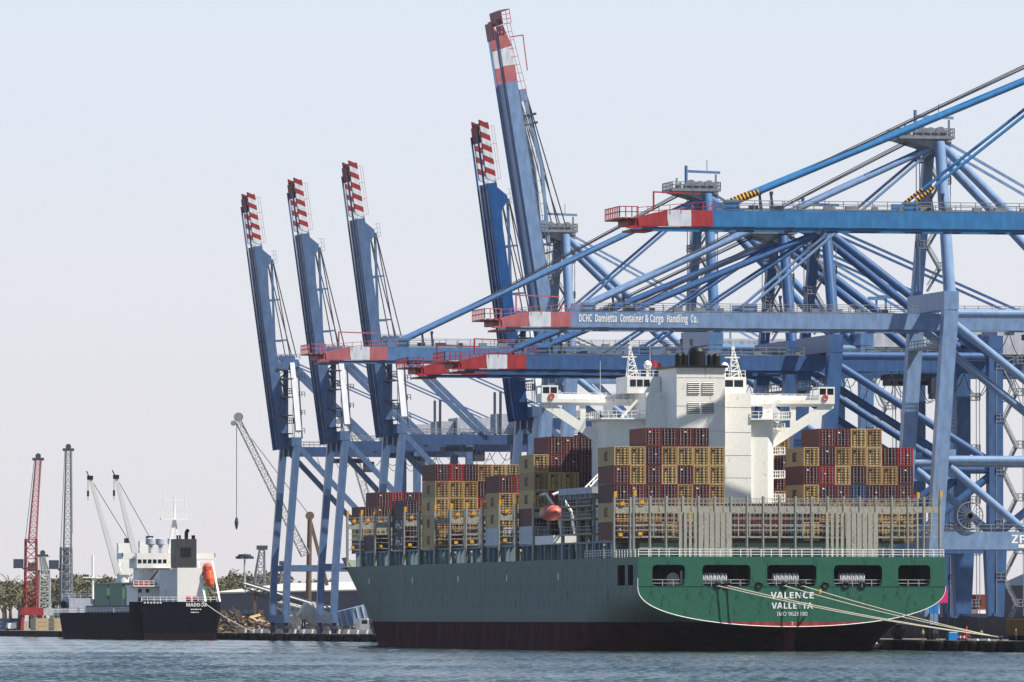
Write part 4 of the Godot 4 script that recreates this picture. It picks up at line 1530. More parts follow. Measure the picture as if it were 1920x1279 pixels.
	fit.rail(Vector3(-bl + 0.5, 0.85, 4.4), Vector3(-bl + 11.0, 0.85, 4.4), 1.0, 3.4, 0.035)
	part(bo, "tip_rail", fit, M.crane_red_faded)
	var tp := MB.new()
	tp.box(Vector3(-bl - 0.1, 0.1, 0), Vector3(0.5, 1.4, 8.4))
	tp.box(Vector3(-bl + 1.9, -1.1, 0), Vector3(3.2, 0.4, 6.2))
	part(bo, "tip_frame", tp, M.crane_red_dull)
	for s in [-1.0, 1.0]:
		var bf := MB.new()
		bf.extrude(PackedVector2Array([Vector2(-bl + 12.4, 0.8), Vector2(-bl + 14.4, 2.7), Vector2(-bl + 15.4, 2.7), Vector2(-bl + 17.6, 0.9)]), Vector3(0, 0, s * 3.7 - 0.5), Vector3.RIGHT, Vector3.UP, Vector3(0, 0, 1.0))
		part(bo, "stay_bracket", bf, boom_m)
	var bp := MB.new()
	bp.rail(Vector3(-bl + 13.2, 2.7, 4.3), Vector3(-bl + 16.0, 2.7, 4.3), 1.2, 0.9, 0.05)
	bp.span(Vector3(-bl + 4.0, -1.45, 2.5), Vector3(-1.0, -1.2, 2.9))
	part(bo, "trolley_rail", bp, M.steel_pale)
	var rot := Basis(Vector3(0, 0, 1), -phi)
	for s in [-1.0, 1.0]:
		var p1 := root + rot * Vector3(-bl + 15.0, 2.8, s * 3.7)
		var p2 := Vector3(1.2, ap + 1.2, s * 3.0)
		var fs := MB.new()
		fs.beam(p1, p1.lerp(p2, 0.95) + Vector3(-2.6, 0, 0), 0.42, 0.5)
		for t in [0.42, 0.83]:
			var cpt := p1.lerp(p2, t)
			fs.beam(cpt + Vector3(-3.0 - 2.4 * t, 0, 0), cpt + Vector3(0.6, 0.3, 0), 0.3, 0.35)
		part(o, "fore_stay", fs, m)
		var hr := MB.new()
		for q in 2:
			hr.tube(p1 + Vector3(0.2, 0, 0), p2 + Vector3(0.8 + q * 1.5, 0.2, 0), 0.13, 5)
		part(o, "luffing_rope", hr, M.cable)
	return o

func make_cranes() -> void:
	crane_striped("blue quay crane, raised striped boom, farthest left of the striped four", -638.0, M.crane_blue, M.crane_blue)
	crane_striped("blue quay crane, raised striped boom, second of the striped four from left", -575.0, M.crane_blue, M.crane_blue)
	crane_striped("blue quay crane, raised striped boom, third of the striped four from left", -506.0, M.crane_blue, M.crane_blue)
	crane_striped("bright blue quay crane with raised striped boom beside the tallest boom", -361.0, M.crane_blue, M.crane_blue_deep)
	crane_round("quay crane whose raised boom with red block tip reaches highest", -333.0, {"m": M.crane_blue_pale, "red": M.crane_red_faded, "bh": 51.8, "ap": 80.0, "len": 69.6, "phi": deg_to_rad(81.0), "gz": 4.1})
	crane_round("sky blue quay crane, lowered boom tip reaching farthest left", -208.0, {"m": M.crane_blue_sky, "red": M.crane_red_faded, "bh": 51.8, "ap": 81.5, "len": 68.4, "phi": 0.0})
	crane_round("quay crane with lowest boom, its red tip half hidden by another", -149.0, {"m": M.crane_blue_mid, "red": M.crane_red, "bh": 47.6, "ap": 71.2, "len": 62.0, "phi": 0.0, "spread": 24.0, "trolley": 26.0})
	crane_round("quay crane with lowered boom just above the bridge and funnel", -118.0, {"m": M.crane_blue_mid, "red": M.crane_red, "bh": 47.6, "ap": 71.2, "len": 61.6, "phi": 0.0, "trolley": 18.0})
	crane_round("pale blue quay crane with white lettering along its lowered boom", -41.0, {"m": M.crane_blue_pale, "red": M.crane_red_faded, "bh": 51.8, "ap": 81.2, "len": 70.0, "phi": 0.0, "named": true, "maker": true, "trolley": 22.0})
	crane_round("teal blue quay crane nearest on the right, boom highest of those lowered", 63.0, {"m": M.crane_blue_teal, "red": M.crane_red, "bh": 62.6, "ap": 90.0, "len": 70.7, "phi": 0.0, "hazard": true})

# ---------- the smaller dark ship astern of the far cranes ----------
func make_coaster() -> void:
	var o := thing("cargo_ship", "smaller dark blue cargo ship with white house and grey funnel at the far quay", "ship", Vector3(14.2, 0, -688))
	var L := 160.0
	var hb := 10.6
	# hull: plan curve times section
	var up := MB.new()
	var low := MB.new()
	var plan := func(z: float) -> float:
		var a := clampf((z + 0.0) / 9.0, 0.0, 1.0)
		var st := 0.86 + 0.14 * sqrt(1.0 - pow(1.0 - a, 2.0))
		var d := clampf((L - z) / 42.0, 0.0, 1.0)
		return hb * st * (1.0 - pow(1.0 - d, 2.2))
	var zs := []
	for i in 10:
		zs.append(i * 1.0)
	for i in 10:
		zs.append(10.0 + i * 11.5)
	for i in 13:
		zs.append(124.0 + i * 3.0)
	var top := func(z: float) -> float:
		return 9.0 if z < 8.5 else (6.5 if z < 139.0 else 9.4)
	for i in zs.size() - 1:
		var z0: float = zs[i]
		var z1: float = zs[i + 1]
		for s in [-1.0, 1.0]:
			var ys := [0.0, 0.25, 0.5, 0.75, 1.0]
			for j in 4:
				var pts := []
				for q in [[z0, j], [z1, j], [z1, j + 1], [z0, j + 1]]:
					var zz: float = q[0]
					var y: float = lerpf(-2.5, top.call(z0 + 0.01), ys[q[1]])
					var rake := clampf((y - 6.0) * 0.4, -3.0, 2.0) * smoothstep(120.0, L, zz)
					pts.append(Vector3(s * plan.call(zz) * (0.9 + 0.1 * clampf(y / 6.0, 0.0, 1.0)), y, -zz - rake))
				var n: Vector3 = (pts[1] - pts[0]).cross(pts[3] - pts[0]).normalized()
				if n.x * s < 0.0:
					n = -n
				up.cut(pts[0], pts[1], pts[2], n, n, n, 1.6, low)
				up.cut(pts[0], pts[2], pts[3], n, n, n, 1.6, low)
	var w0: float = plan.call(0.0)
	for r in [[-2.5, 1.6, low], [1.6, 9.0, up]]:
		(r[2] as MB).quad(Vector3(-w0 * lerpf(0.9, 1.0, clampf(r[0] / 6.0, 0, 1)), r[0], 0), Vector3(w0 * lerpf(0.9, 1.0, clampf(r[0] / 6.0, 0, 1)), r[0], 0), Vector3(w0 * lerpf(0.9, 1.0, clampf(r[1] / 6.0, 0, 1)), r[1], 0), Vector3(-w0 * lerpf(0.9, 1.0, clampf(r[1] / 6.0, 0, 1)), r[1], 0))
	var hull := part(o, "hull", up, M.coaster_blue)
	part(o, "bottom_plating", low, M.coaster_boot)
	lettering(hull, "lettering", "MADDOX", Vector3(4.1, 8.3, 0.04), 4.9, 0.85, M.white_paint)
	for q in [[7.2, [0.5, 0.4, 0.6, 0.3, 0.5]], [6.5, [0.3, 0.6, 0.4, 0.5]]]:   # two lines of port lettering too small to read
		var tl := MB.new()
		var x := 2.7
		for wd in q[1]:
			tl.box(Vector3(x + wd * 0.5, q[0], 0.04), Vector3(wd - 0.1, 0.24, 0.03))
			x += wd + 0.06
		part(hull, "small_lettering", tl, M.white_paint)
	var mk := MB.new()
	for k in 6:
		mk.box(Vector3(-8.2 + k * 0.75, 8.75, 0.05), Vector3(0.45, 0.28, 0.05))
	part(hull, "white_fairlead", mk, M.white_paint)
	var dk := MB.new()
	dk.span(Vector3(-9.2, 8.8, -8.4), Vector3(9.2, 8.98, -0.1))
	dk.span(Vector3(-9.4, 6.3, -139), Vector3(9.4, 6.48, -8.5))
	part(o, "deck", dk, M.steel_dark)
	# forecastle and its pale breakwater
	var fc := MB.new()
	fc.span(Vector3(-6.0, 6.5, -148), Vector3(6.0, 10.2, -140))
	fc.rail(Vector3(-7.5, 10.2, -141), Vector3(7.5, 10.2, -141), 1.1, 1.5, 0.07)
	part(o, "forecastle", fc, M.house_grey)
	# rails
	var rl := MB.new()
	rl.rail(Vector3(-10.3, 6.5, -138), Vector3(-10.3, 6.5, -9), 1.1, 2.4, 0.07)
	rl.rail(Vector3(-9.0, 9.0, -0.2), Vector3(9.0, 9.0, -0.2), 1.1, 1.5, 0.06)
	part(o, "deck_rail", rl, M.white_paint)
	# green hatch blocks along the deck
	var cm := MB.new()
	cm.span(Vector3(-8.8, 6.5, -92), Vector3(8.8, 8.2, -9.5))
	part(o, "hatch_coaming", cm, M.steel_dark)
	for k in 3:
		var z := -10.5 - k * 25.0
		var h := MB.new()
		h.span(Vector3(-8.2, 8.2, z - 21), Vector3(8.2, 13.4, z))
		var ho := part(o, "hatch_block", h, M.hatch_green)
		var e := MB.new()
		e.span(Vector3(-8.4, 13.4, z - 21.4), Vector3(8.4, 13.65, z + 0.3))
		e.span(Vector3(-8.35, 8.2, z - 23.5), Vector3(-7.6, 9.8, z - 21.0))
		part(ho, "hatch_rim", e, M.steel_grey)
	var wl := MB.new()
	wl.span(Vector3(-8.24, 10.0, -24), Vector3(-8.2, 13.0, -22.4))
	part(o, "white_mark", wl, M.white_paint)
	# accommodation
	var ac := MB.new()
	ac.span(Vector3(-3.7, 9.0, -26), Vector3(0.0, 16.6, -6.0))
	ac.span(Vector3(0.0, 9.0, -26), Vector3(5.9, 17.0, -3.0))
	ac.span(Vector3(-8.6, 6.5, -26), Vector3(-3.7, 12.6, -9.0))
	var ao := part(o, "accommodation_block", ac, M.ship_white)
	for q in [[-8.0, 11.6], [-6.2, 11.6], [-8.0, 9.6], [-6.2, 9.6]]:
		var wd := MB.new()
		wd.box(Vector3(q[0], q[1], -8.98), Vector3(0.8, 0.9, 0.06))
		part(ao, "window", wd, M.glass_dark)
	var br := MB.new()
	br.span(Vector3(-8.0, 17.0, -26), Vector3(5.4, 20.6, -14))
	br.span(Vector3(-11.0, 19.2, -24), Vector3(11.3, 19.6, -17))
	br.span(Vector3(-11.0, 19.6, -24), Vector3(-10.8, 20.6, -17))
	br.span(Vector3(11.1, 19.6, -24), Vector3(11.3, 20.6, -17))
	br.span(Vector3(6.5, 19.6, -17.2), Vector3(11.3, 20.6, -17))
	br.span(Vector3(-11.0, 19.6, -17.2), Vector3(-8.5, 20.6, -17))
	br.span(Vector3(-7.0, 12.6, -26), Vector3(4.0, 17.0, -17))
	var bo := part(o, "bridge", br, M.ship_white)
	for k in 6:
		var wd := MB.new()
		wd.box(Vector3(-7.3 + k * 1.2, 18.6, -13.98), Vector3(0.85, 0.9, 0.06))
		part(bo, "window", wd, M.glass_dark)
	var pl := MB.new()
	pl.span(Vector3(-10.0, 12.6, -20), Vector3(-3.7, 12.85, -6.0))
	pl.rail(Vector3(-10.0, 12.85, -6.1), Vector3(-3.8, 12.85, -6.1), 1.1, 1.3, 0.07)
	part(o, "boat_deck", pl, M.ship_white)
	var rf := MB.new()
	rf.rail(Vector3(-8.0, 20.6, -14.2), Vector3(5.4, 20.6, -14.2), 1.1, 1.4, 0.07)
	part(o, "roof_rail", rf, M.ship_white)
	var fu := MB.new()
	fu.span(Vector3(-0.5, 17.0, -10.0), Vector3(4.6, 23.8, -3.2))
	var fo := part(o, "funnel", fu, M.funnel_grey)
	var em := MB.new()
	em.span(Vector3(0.9, 19.6, -3.22), Vector3(2.0, 21.8, -3.12))
	em.span(Vector3(2.15, 19.6, -3.22), Vector3(3.3, 21.8, -3.12))
	part(fo, "louvre", em, M.black_paint)
	var ex := MB.new()
	ex.path([Vector3(2.6, 23.8, -6), Vector3(2.6, 25.4, -6), Vector3(2.9, 25.9, -5.5)], 0.45, 8)
	for x in [0.3, 0.9, 3.9, 4.3]:
		ex.tube(Vector3(x, 23.8, -5), Vector3(x, 24.7, -5), 0.25, 7)
	part(fo, "exhaust_pipe", ex, M.black_paint)
	# mast
	var ms := MB.new()
	ms.beam(Vector3(0.2, 20.6, -16), Vector3(1.2, 28.5, -16), 1.0, 1.0, 0.6, 0.6)
	ms.beam(Vector3(2.6, 20.6, -16), Vector3(1.5, 28.5, -16), 0.7, 0.7, 0.4, 0.4)
	ms.span(Vector3(-2.0, 28.4, -17), Vector3(5.2, 28.8, -15))
	ms.rail(Vector3(-2.0, 28.8, -15.1), Vector3(5.2, 28.8, -15.1), 1.2, 1.2, 0.08)
	ms.tube(Vector3(1.3, 28.8, -16), Vector3(1.3, 34.2, -16), 0.25, 7, 0.15)
	ms.box(Vector3(1.3, 33.2, -16), Vector3(5.4, 0.25, 0.25))
	ms.box(Vector3(1.3, 31.8, -16), Vector3(3.0, 0.2, 0.2))
	for x in [-1.3, 3.9]:
		ms.tube(Vector3(x, 31.4, -16), Vector3(x, 34.8, -16), 0.1, 5)
	part(o, "signal_mast", ms, M.white_paint)
	# deck cranes with luffed jibs
	for q in [[-89.0, 15.8, 23.6, 39.6, -8.8, 0.0], [-54.0, 15.8, 23.8, 39.2, -7.6, 0.0]]:
		var pd := MB.new()
		pd.tube(Vector3(0, 6.5, q[0]), Vector3(0, q[1], q[0]), 1.5, 14)
		pd.box(Vector3(0.2, (q[1] + q[2]) * 0.5, q[0]), Vector3(3.0, q[2] - q[1], 3.4))
		var co := part(o, "deck_crane", pd, M.ship_white)
		var jb := MB.new()
		var a := Vector3(-1.4, q[1] + 0.4, q[0] + 1.0)
		var t := Vector3(q[4], q[3], q[0] + 4.0)
		jb.beam(a, t, 1.6, 1.5, 0.7, 0.7)
		part(co, "crane_jib", jb, M.ship_white)
		var hd := MB.new()
		hd.box(t, Vector3(1.4, 1.0, 0.8))
		hd.tube(t + Vector3(-0.2, 0.2, 0), t + Vector3(-0.9, 1.6, 0), 0.15, 5)
		hd.tube(t + Vector3(-0.5, -4.6, 0), t + Vector3(-0.5, -3.2, 0), 0.28, 7)
		hd.box(Vector3(1.2, q[2] + 0.5, q[0]), Vector3(1.6, 1.4, 1.8))
		part(co, "jib_head", hd, M.black_paint)
		var rp := MB.new()
		rp.tube(t, Vector3(1.2, q[2] + 1.0, q[0]), 0.09, 4)
		rp.tube(t + Vector3(-0.5, 0, 0), t + Vector3(-0.5, -5.6, 0), 0.07, 4)
		part(co, "crane_rope", rp, M.cable)
	for q in [[-38.0, -1.0], [-42.0, 2.0], [-36.0, 4.0]]:
		var vt := MB.new()
		vt.lathe([Vector2(0.5, 6.5), Vector2(0.5, 22.6), Vector2(1.2, 22.9), Vector2(1.2, 24.2), Vector2(0.0, 24.5)], Vector3(q[1], 0, q[0]), Vector3.UP, 10)
		part(o, "vent_post", vt, M.house_grey)
	var fm := MB.new()
	fm.tube(Vector3(0, 9.4, -140), Vector3(0, 21.0, -140), 0.3, 7)
	fm.box(Vector3(0, 15.4, -140), Vector3(5.0, 0.3, 1.0))
	part(o, "foremast", fm, M.white_paint)
	# free-fall lifeboat in its frame
	var fr := MB.new()
	for x in [6.0, 9.4]:
		fr.beam(Vector3(x - 0.6, 18.5, -6.0), Vector3(x + 0.4, 9.0, -0.8), 0.35, 0.4)
		fr.beam(Vector3(x + 0.4, 9.0, -0.8), Vector3(x + 0.4, 13.0, -5.0), 0.3, 0.3)
	fr.beam(Vector3(5.4, 18.6, -6.0), Vector3(8.9, 18.6, -6.0), 0.35, 0.4)
	part(o, "boat_slip", fr, M.white_paint)
	for x in [2.4, 4.0]:
		var dr := MB.new()
		dr.tube(Vector3(x - 0.5, 9.7, -1.4), Vector3(x + 0.5, 9.7, -1.4), 0.65, 10)
		part(o, "red_drum", dr, M.crane_red)
	var jr := MB.new()
	jr.beam(Vector3(-6.8, 12.9, -7), Vector3(-4.0, 16.4, -7), 0.4, 0.4)
	jr.box(Vector3(-7.6, 13.4, -7.5), Vector3(4.0, 0.9, 1.6))
	part(o, "rescue_davit", jr, M.crane_red)
	var lf := thing("lifeboat", "bright orange free-fall lifeboat standing on its slip at the dark ship's stern", "lifeboat", Vector3(14.2 + 7.7, 12.9, -688 - 2.0))
	var hl := MB.new()
	hl.lathe([Vector2(0, -0.6), Vector2(0.7, -0.1), Vector2(1.25, 1.2), Vector2(1.35, 3.0), Vector2(1.25, 4.6), Vector2(0.8, 5.4), Vector2(0, 5.6)], Vector3.ZERO, Vector3(-0.1, 1.0, -0.45), 14)
	part(lf, "boat_hull", hl, M.orange_boat)
	var cp := MB.new()
	cp.box(Vector3(-0.4, 4.0, -0.6), Vector3(1.2, 1.0, 1.0))
	part(lf, "cockpit", cp, M.faded_boat)
	var rp2 := thing("mooring_rope", "pale mooring rope from the dark ship's stern down to the quay", "rope", Vector3(14.2 + 5.5, 9.0, -687.8))
	var r := MB.new()
	r.sag(Vector3.ZERO, Vector3(7.8, -7.0, 26.0), 0.5, 0.11, 8, 5)
	part(rp2, "strand", r, M.rope)

# ---------- everything ashore ----------
func lattice(b: MB, a: Vector3, c: Vector3, w0: float, w1: float, n: int, r: float) -> void: # a four-chord lattice column or jib
	var d := (c - a).normalized()
	var s := d.cross(Vector3(0, 0, 1)).normalized()
	var u := d.cross(s)
	var prev := []
	for i in n + 1:
		var t := float(i) / n
		var w := lerpf(w0, w1, t) * 0.5
		var p := a.lerp(c, t)
		var ring := [p + s * w + u * w, p - s * w + u * w, p - s * w - u * w, p + s * w - u * w]
		if i > 0:
			for k in 4:
				b.tube(prev[k], ring[k], r, 4)
				b.tube(prev[k], ring[(k + 1) % 4], r * 0.7, 3)
		for k in 4:
			b.tube(ring[k], ring[(k + 1) % 4], r * 0.7, 3)
		prev = ring

func harbour_crane(label: String, at: Vector3, m: Material, mb_mat: Material, tower_h: float, tip: Vector3, solid: bool) -> void:
	var o := thing("harbour_crane", label, "crane", at, "harbour cranes at the far end of the quay")
	var p := MB.new()
	for q in [[-3.0, -3.0], [3.0, -3.0], [3.0, 3.0], [-3.0, 3.0]]:
		p.beam(Vector3(q[0], 0, q[1]), Vector3(q[0] * 0.8, 5.0, q[1] * 0.8), 0.8, 0.8)
	p.box(Vector3(0, 5.4, 0), Vector3(6.4, 2.2, 6.4))
	part(o, "portal", p, m)
	var t := MB.new()
	if solid:
		t.tube(Vector3(0, 6.4, 0), Vector3(0, tower_h, 0), 1.3, 12, 0.9)
	lattice(t, Vector3(0, 6.4, 0), Vector3(0, tower_h, 0), 3.4, 3.0, 7, 0.2)
	part(o, "tower", t, m)
	var j := MB.new()
	lattice(j, Vector3(0.4, tower_h - 1.0, 0), tip, 2.2, 1.3, 16, 0.14)
	part(o, "jib", j, mb_mat)
	var h := MB.new()
	h.box(tip + Vector3(0, 0.4, 0), Vector3(3.2, 0.8, 1.2))
	h.lathe([Vector2(0, -0.3), Vector2(0.8, -0.3), Vector2(0.8, 0.3), Vector2(0, 0.3)], tip + Vector3(0, 1.3, 0), Vector3(0, 0, 1), 10)
	part(o, "jib_head", h, M.steel_dark)
	var c := MB.new()
	c.box(Vector3(-3.6, 19.0, 0), Vector3(2.6, 2.6, 2.4))
	c.beam(Vector3(-2.4, 17.6, 0), Vector3(0, 17.6, 0), 0.6, 0.5)
	part(o, "cab", c, M.steel_dark)
	var r := MB.new()
	r.tube(tip + Vector3(-1.0, 0.8, 0), Vector3(-1.6, tower_h, 0), 0.08, 4)
	r.tube(tip + Vector3(1.0, 0.8, 0), Vector3(1.8, tower_h + 4.0, 0), 0.08, 4)
	part(o, "hoist_rope", r, M.cable)

func boom_crane(label: String, at: Vector3, tip: Vector3, pivot_y: float, hook_y: float) -> void:
	var o := thing("mobile_crane", label, "crane", at, "lattice boom cranes behind the quay")
	var b := MB.new()
	b.box(Vector3(0, 1.0, 0), Vector3(9.0, 1.2, 7.0))
	for x in [-3.4, -1.2, 1.2, 3.4]:
		for z in [-3.0, 3.0]:
			b.lathe([Vector2(0, -0.4), Vector2(0.8, -0.4), Vector2(0.8, 0.4), Vector2(0, 0.4)], Vector3(x, 0.8, z), Vector3(0, 0, 1), 10)
	b.box(Vector3(1.2, 4.0, 0), Vector3(7.0, 4.0, 4.0))
	part(o, "carrier", b, M.steel_dark)
	var m := MB.new()
	m.tube(Vector3(0, 5.5, 0), Vector3(0.4, 29.6, 0), 0.8, 10, 0.6)
	m.beam(Vector3(0.6, 28.6, 0), Vector3(5.0, 12.0, 0), 0.8, 0.8)
	m.lathe([Vector2(0, -0.5), Vector2(1.1, -0.5), Vector2(1.1, 0.5), Vector2(0, 0.5)], Vector3(0.4, 30.2, 0), Vector3(0, 0, 1), 12)
	part(o, "mast", m, M.rust_iron)
	var j := MB.new()
	lattice(j, Vector3(-0.8, pivot_y, 0), tip, 2.0, 1.4, 22, 0.14)
	part(o, "jib", j, M.steel_pale)
	var h := MB.new()
	h.lathe([Vector2(0, -0.4), Vector2(1.2, -0.4), Vector2(1.2, 0.4), Vector2(0, 0.4)], tip + Vector3(-0.1, 1.3, 0), Vector3(0, 0, 1), 14)
	h.lathe([Vector2(0, -0.4), Vector2(0.7, -0.4), Vector2(0.7, 0.4), Vector2(0, 0.4)], tip + Vector3(-1.4, -0.3, 0), Vector3(0, 0, 1), 12)
	part(o, "sheave", h, M.steel_grey)
	var r := MB.new()
	r.tube(tip, Vector3(0.4, 30.2, 0), 0.09, 4)
	r.tube(tip + Vector3(-0.6, -0.3, 0), Vector3(tip.x - 0.6, hook_y, 0), 0.09, 4)
	part(o, "rope", r, M.cable)
	var hk := MB.new()
	hk.lathe([Vector2(0, -1.6), Vector2(0.3, -1.0), Vector2(0.55, 0.4), Vector2(0.3, 1.6), Vector2(0, 1.8)], Vector3(tip.x - 0.6, hook_y, 0), Vector3.UP, 10)
	part(o, "hook_block", hk, M.steel_dark)

func tree(kind: int, at: Vector3, sc: float, turn: float, label: String) -> void:
	var key := "tree%d" % kind
	if not T.has(key):
		var rng := RandomNumberGenerator.new()
		rng.seed = 100 + kind
		var tr := MB.new()
		var cr := MB.new()
		if kind < 3:
			tr.tube(Vector3.ZERO, Vector3(0.2, 6.0, 0), 0.45, 7, 0.3)
			for k in 6:
				var a := TAU * k / 6.0 + rng.randf()
				tr.tube(Vector3(0.15, 4.0 + k * 0.35, 0), Vector3(cos(a) * 3.0, 8.0 + rng.randf() * 3.0, sin(a) * 3.0), 0.22, 5, 0.08)
			for k in 26:
				var a := rng.randf() * TAU
				var rr := sqrt(rng.randf()) * 4.6
				var c := Vector3(cos(a) * rr, 7.0 + rng.randf() * 7.0 * (1.0 - rr / 7.5), sin(a) * rr)
				var cl := rng.randf_range(0.9, 1.7)
				for l in 26:
					var d := Vector3(rng.randfn(), rng.randfn() * 0.7, rng.randfn()).normalized() * cl * pow(rng.randf(), 0.4)
					var u := Vector3(rng.randfn(), rng.randfn(), rng.randfn()).normalized() * 0.45
					var w := u.cross(Vector3(rng.randfn(), rng.randfn(), rng.randfn())).normalized() * 0.3
					cr.tri(c + d - u, c + d + w, c + d + u)
					cr.tri(c + d - u, c + d + u, c + d - w)
		else:  # palm
			tr.tube(Vector3.ZERO, Vector3(0.5, 10.5, 0), 0.35, 7, 0.25)
			for k in 26:
				var a := TAU * k / 26.0 * 3.0 + rng.randf()
				var el := rng.randf_range(-0.5, 1.1)
				var p := Vector3(0.5, 10.5, 0)
				var d := Vector3(cos(a) * cos(el), sin(el), sin(a) * cos(el))
				for l in 5:
					var q := p + d * 0.85
					var s := d.cross(Vector3.UP).normalized() * (0.55 - 0.09 * l)
					cr.tri(p, p + d * 0.5 + s - Vector3(0, 0.25, 0), q)
					cr.tri(p, q, p + d * 0.5 - s - Vector3(0, 0.25, 0))
					p = q
					d = (d - Vector3(0, 0.22, 0)).normalized()
		T[key] = [tr.mesh(M.bark), cr.mesh(M.leaf)]
	var o := thing("palm_tree" if kind == 3 else "broadleaf_tree", label, "tree", at, "trees behind the far quay", turn)
	o.scale = Vector3.ONE * sc
	piece(o, "trunk", T[key][0])
	piece(o, "crown", T[key][1])

# a small figure: tapered capsules blended into one skin
func person(label: String, at: Vector3, turn: float, joints: Array, shirt: Color, legs: Color, hat: Color) -> void:
	var o := thing("person", label, "person", at, "", turn)
	var cell := 0.035
	var lo := Vector3(-0.5, -0.05, -0.4)
	var nx := 29
	var ny := 54
	var nz := 24
	var f := PackedFloat32Array()
	f.resize(nx * ny * nz)
	for k in nz:
		for j in ny:
			for i in nx:
				var p := lo + Vector3(i, j, k) * cell
				var d := 9.0
				for q in joints:
					var a: Vector3 = q[0]
					var b: Vector3 = q[1]
					var ab := b - a
					var t := clampf((p - a).dot(ab) / maxf(ab.length_squared(), 1e-6), 0.0, 1.0)
					var e := p.distance_to(a + ab * t) - lerpf(q[2], q[3], t)
					var h := clampf(0.5 + 0.5 * (d - e) / 0.05, 0.0, 1.0)
					d = lerpf(d, e, h) - 0.05 * h * (1.0 - h)
				f[(k * ny + j) * nx + i] = d
	var vid := {}
	var vs := PackedVector3Array()
	var ns := PackedVector3Array()
	var cs := PackedColorArray()
	var ix := PackedInt32Array()
	var at_f := func(i: int, j: int, k: int) -> float: return f[(k * ny + j) * nx + i]
	for k in nz - 1:
		for j in ny - 1:
			for i in nx - 1:
				var m := 0
				var sum := Vector3.ZERO
				var cnt := 0
				for e in 12:
					var c0 := [[0, 0, 0], [0, 1, 0], [0, 0, 1], [0, 1, 1], [0, 0, 0], [1, 0, 0], [0, 0, 1], [1, 0, 1], [0, 0, 0], [1, 0, 0], [0, 1, 0], [1, 1, 0]][e] as Array
					var ax := e / 4
					var c1 := c0.duplicate()
					c1[ax] = 1
					var a: float = at_f.call(i + c0[0], j + c0[1], k + c0[2])
					var b: float = at_f.call(i + c1[0], j + c1[1], k + c1[2])
					if (a < 0.0) != (b < 0.0):
						var t := a / (a - b)
						sum += Vector3(c0[0], c0[1], c0[2]).lerp(Vector3(c1[0], c1[1], c1[2]), t)
						cnt += 1
				if cnt > 0:
					vid[(k * ny + j) * nx + i] = vs.size()
					var p := lo + (Vector3(i, j, k) + sum / cnt) * cell
					vs.append(p)
					var i1 := mini(i + 1, nx - 1)
					ns.append(Vector3(at_f.call(i1, j, k) - at_f.call(maxi(i - 1, 0), j, k), at_f.call(i, mini(j + 1, ny - 1), k) - at_f.call(i, maxi(j - 1, 0), k), at_f.call(i, j, mini(k + 1, nz - 1)) - at_f.call(i, j, maxi(k - 1, 0))).normalized())
					var col := legs
					if p.y > 0.92:
						col = shirt
					if p.y > 1.47:
						col = Color(0.28, 0.16, 0.1)
					if p.y > 1.66:
						col = hat
					if p.y < 0.1:
						col = Color(0.02, 0.02, 0.02)
					cs.append(col)
	for k in range(1, nz - 1):
		for j in range(1, ny - 1):
			for i in range(1, nx - 1):
				var a: float = at_f.call(i, j, k)
				for ax in 3:
					var b: float = at_f.call(i + int(ax == 0), j + int(ax == 1), k + int(ax == 2))
					if (a < 0.0) == (b < 0.0):
						continue
					var o1 := [0, 0, 0]
					var o2 := [0, 0, 0]
					o1[(ax + 1) % 3] = 1
					o2[(ax + 2) % 3] = 1
					var ids := []
					for q in [[0, 0], [1, 0], [1, 1], [0, 1]]:
						var ci: int = i - o1[0] * q[0] - o2[0] * q[1]
						var cj: int = j - o1[1] * q[0] - o2[1] * q[1]
						var ck: int = k - o1[2] * q[0] - o2[2] * q[1]
						ids.append(vid.get((ck * ny + cj) * nx + ci, -1))
					if ids.has(-1):
						continue
					if a < 0.0:
						ids.reverse()
					for t in [[0, 1, 2], [0, 2, 3]]:
						ix.append(ids[t[0]]); ix.append(ids[t[1]]); ix.append(ids[t[2]])
	var arr := []
	arr.resize(Mesh.ARRAY_MAX)
	arr[Mesh.ARRAY_VERTEX] = vs
	arr[Mesh.ARRAY_NORMAL] = ns
	arr[Mesh.ARRAY_COLOR] = cs
	arr[Mesh.ARRAY_INDEX] = ix
	var am := ArrayMesh.new()
	am.add_surface_from_arrays(Mesh.PRIMITIVE_TRIANGLES, arr)
	var mt := StandardMaterial3D.new()
	mt.vertex_color_use_as_albedo = true
	mt.roughness = 0.8
	am.surface_set_material(0, mt)
	piece(o, "body", am)

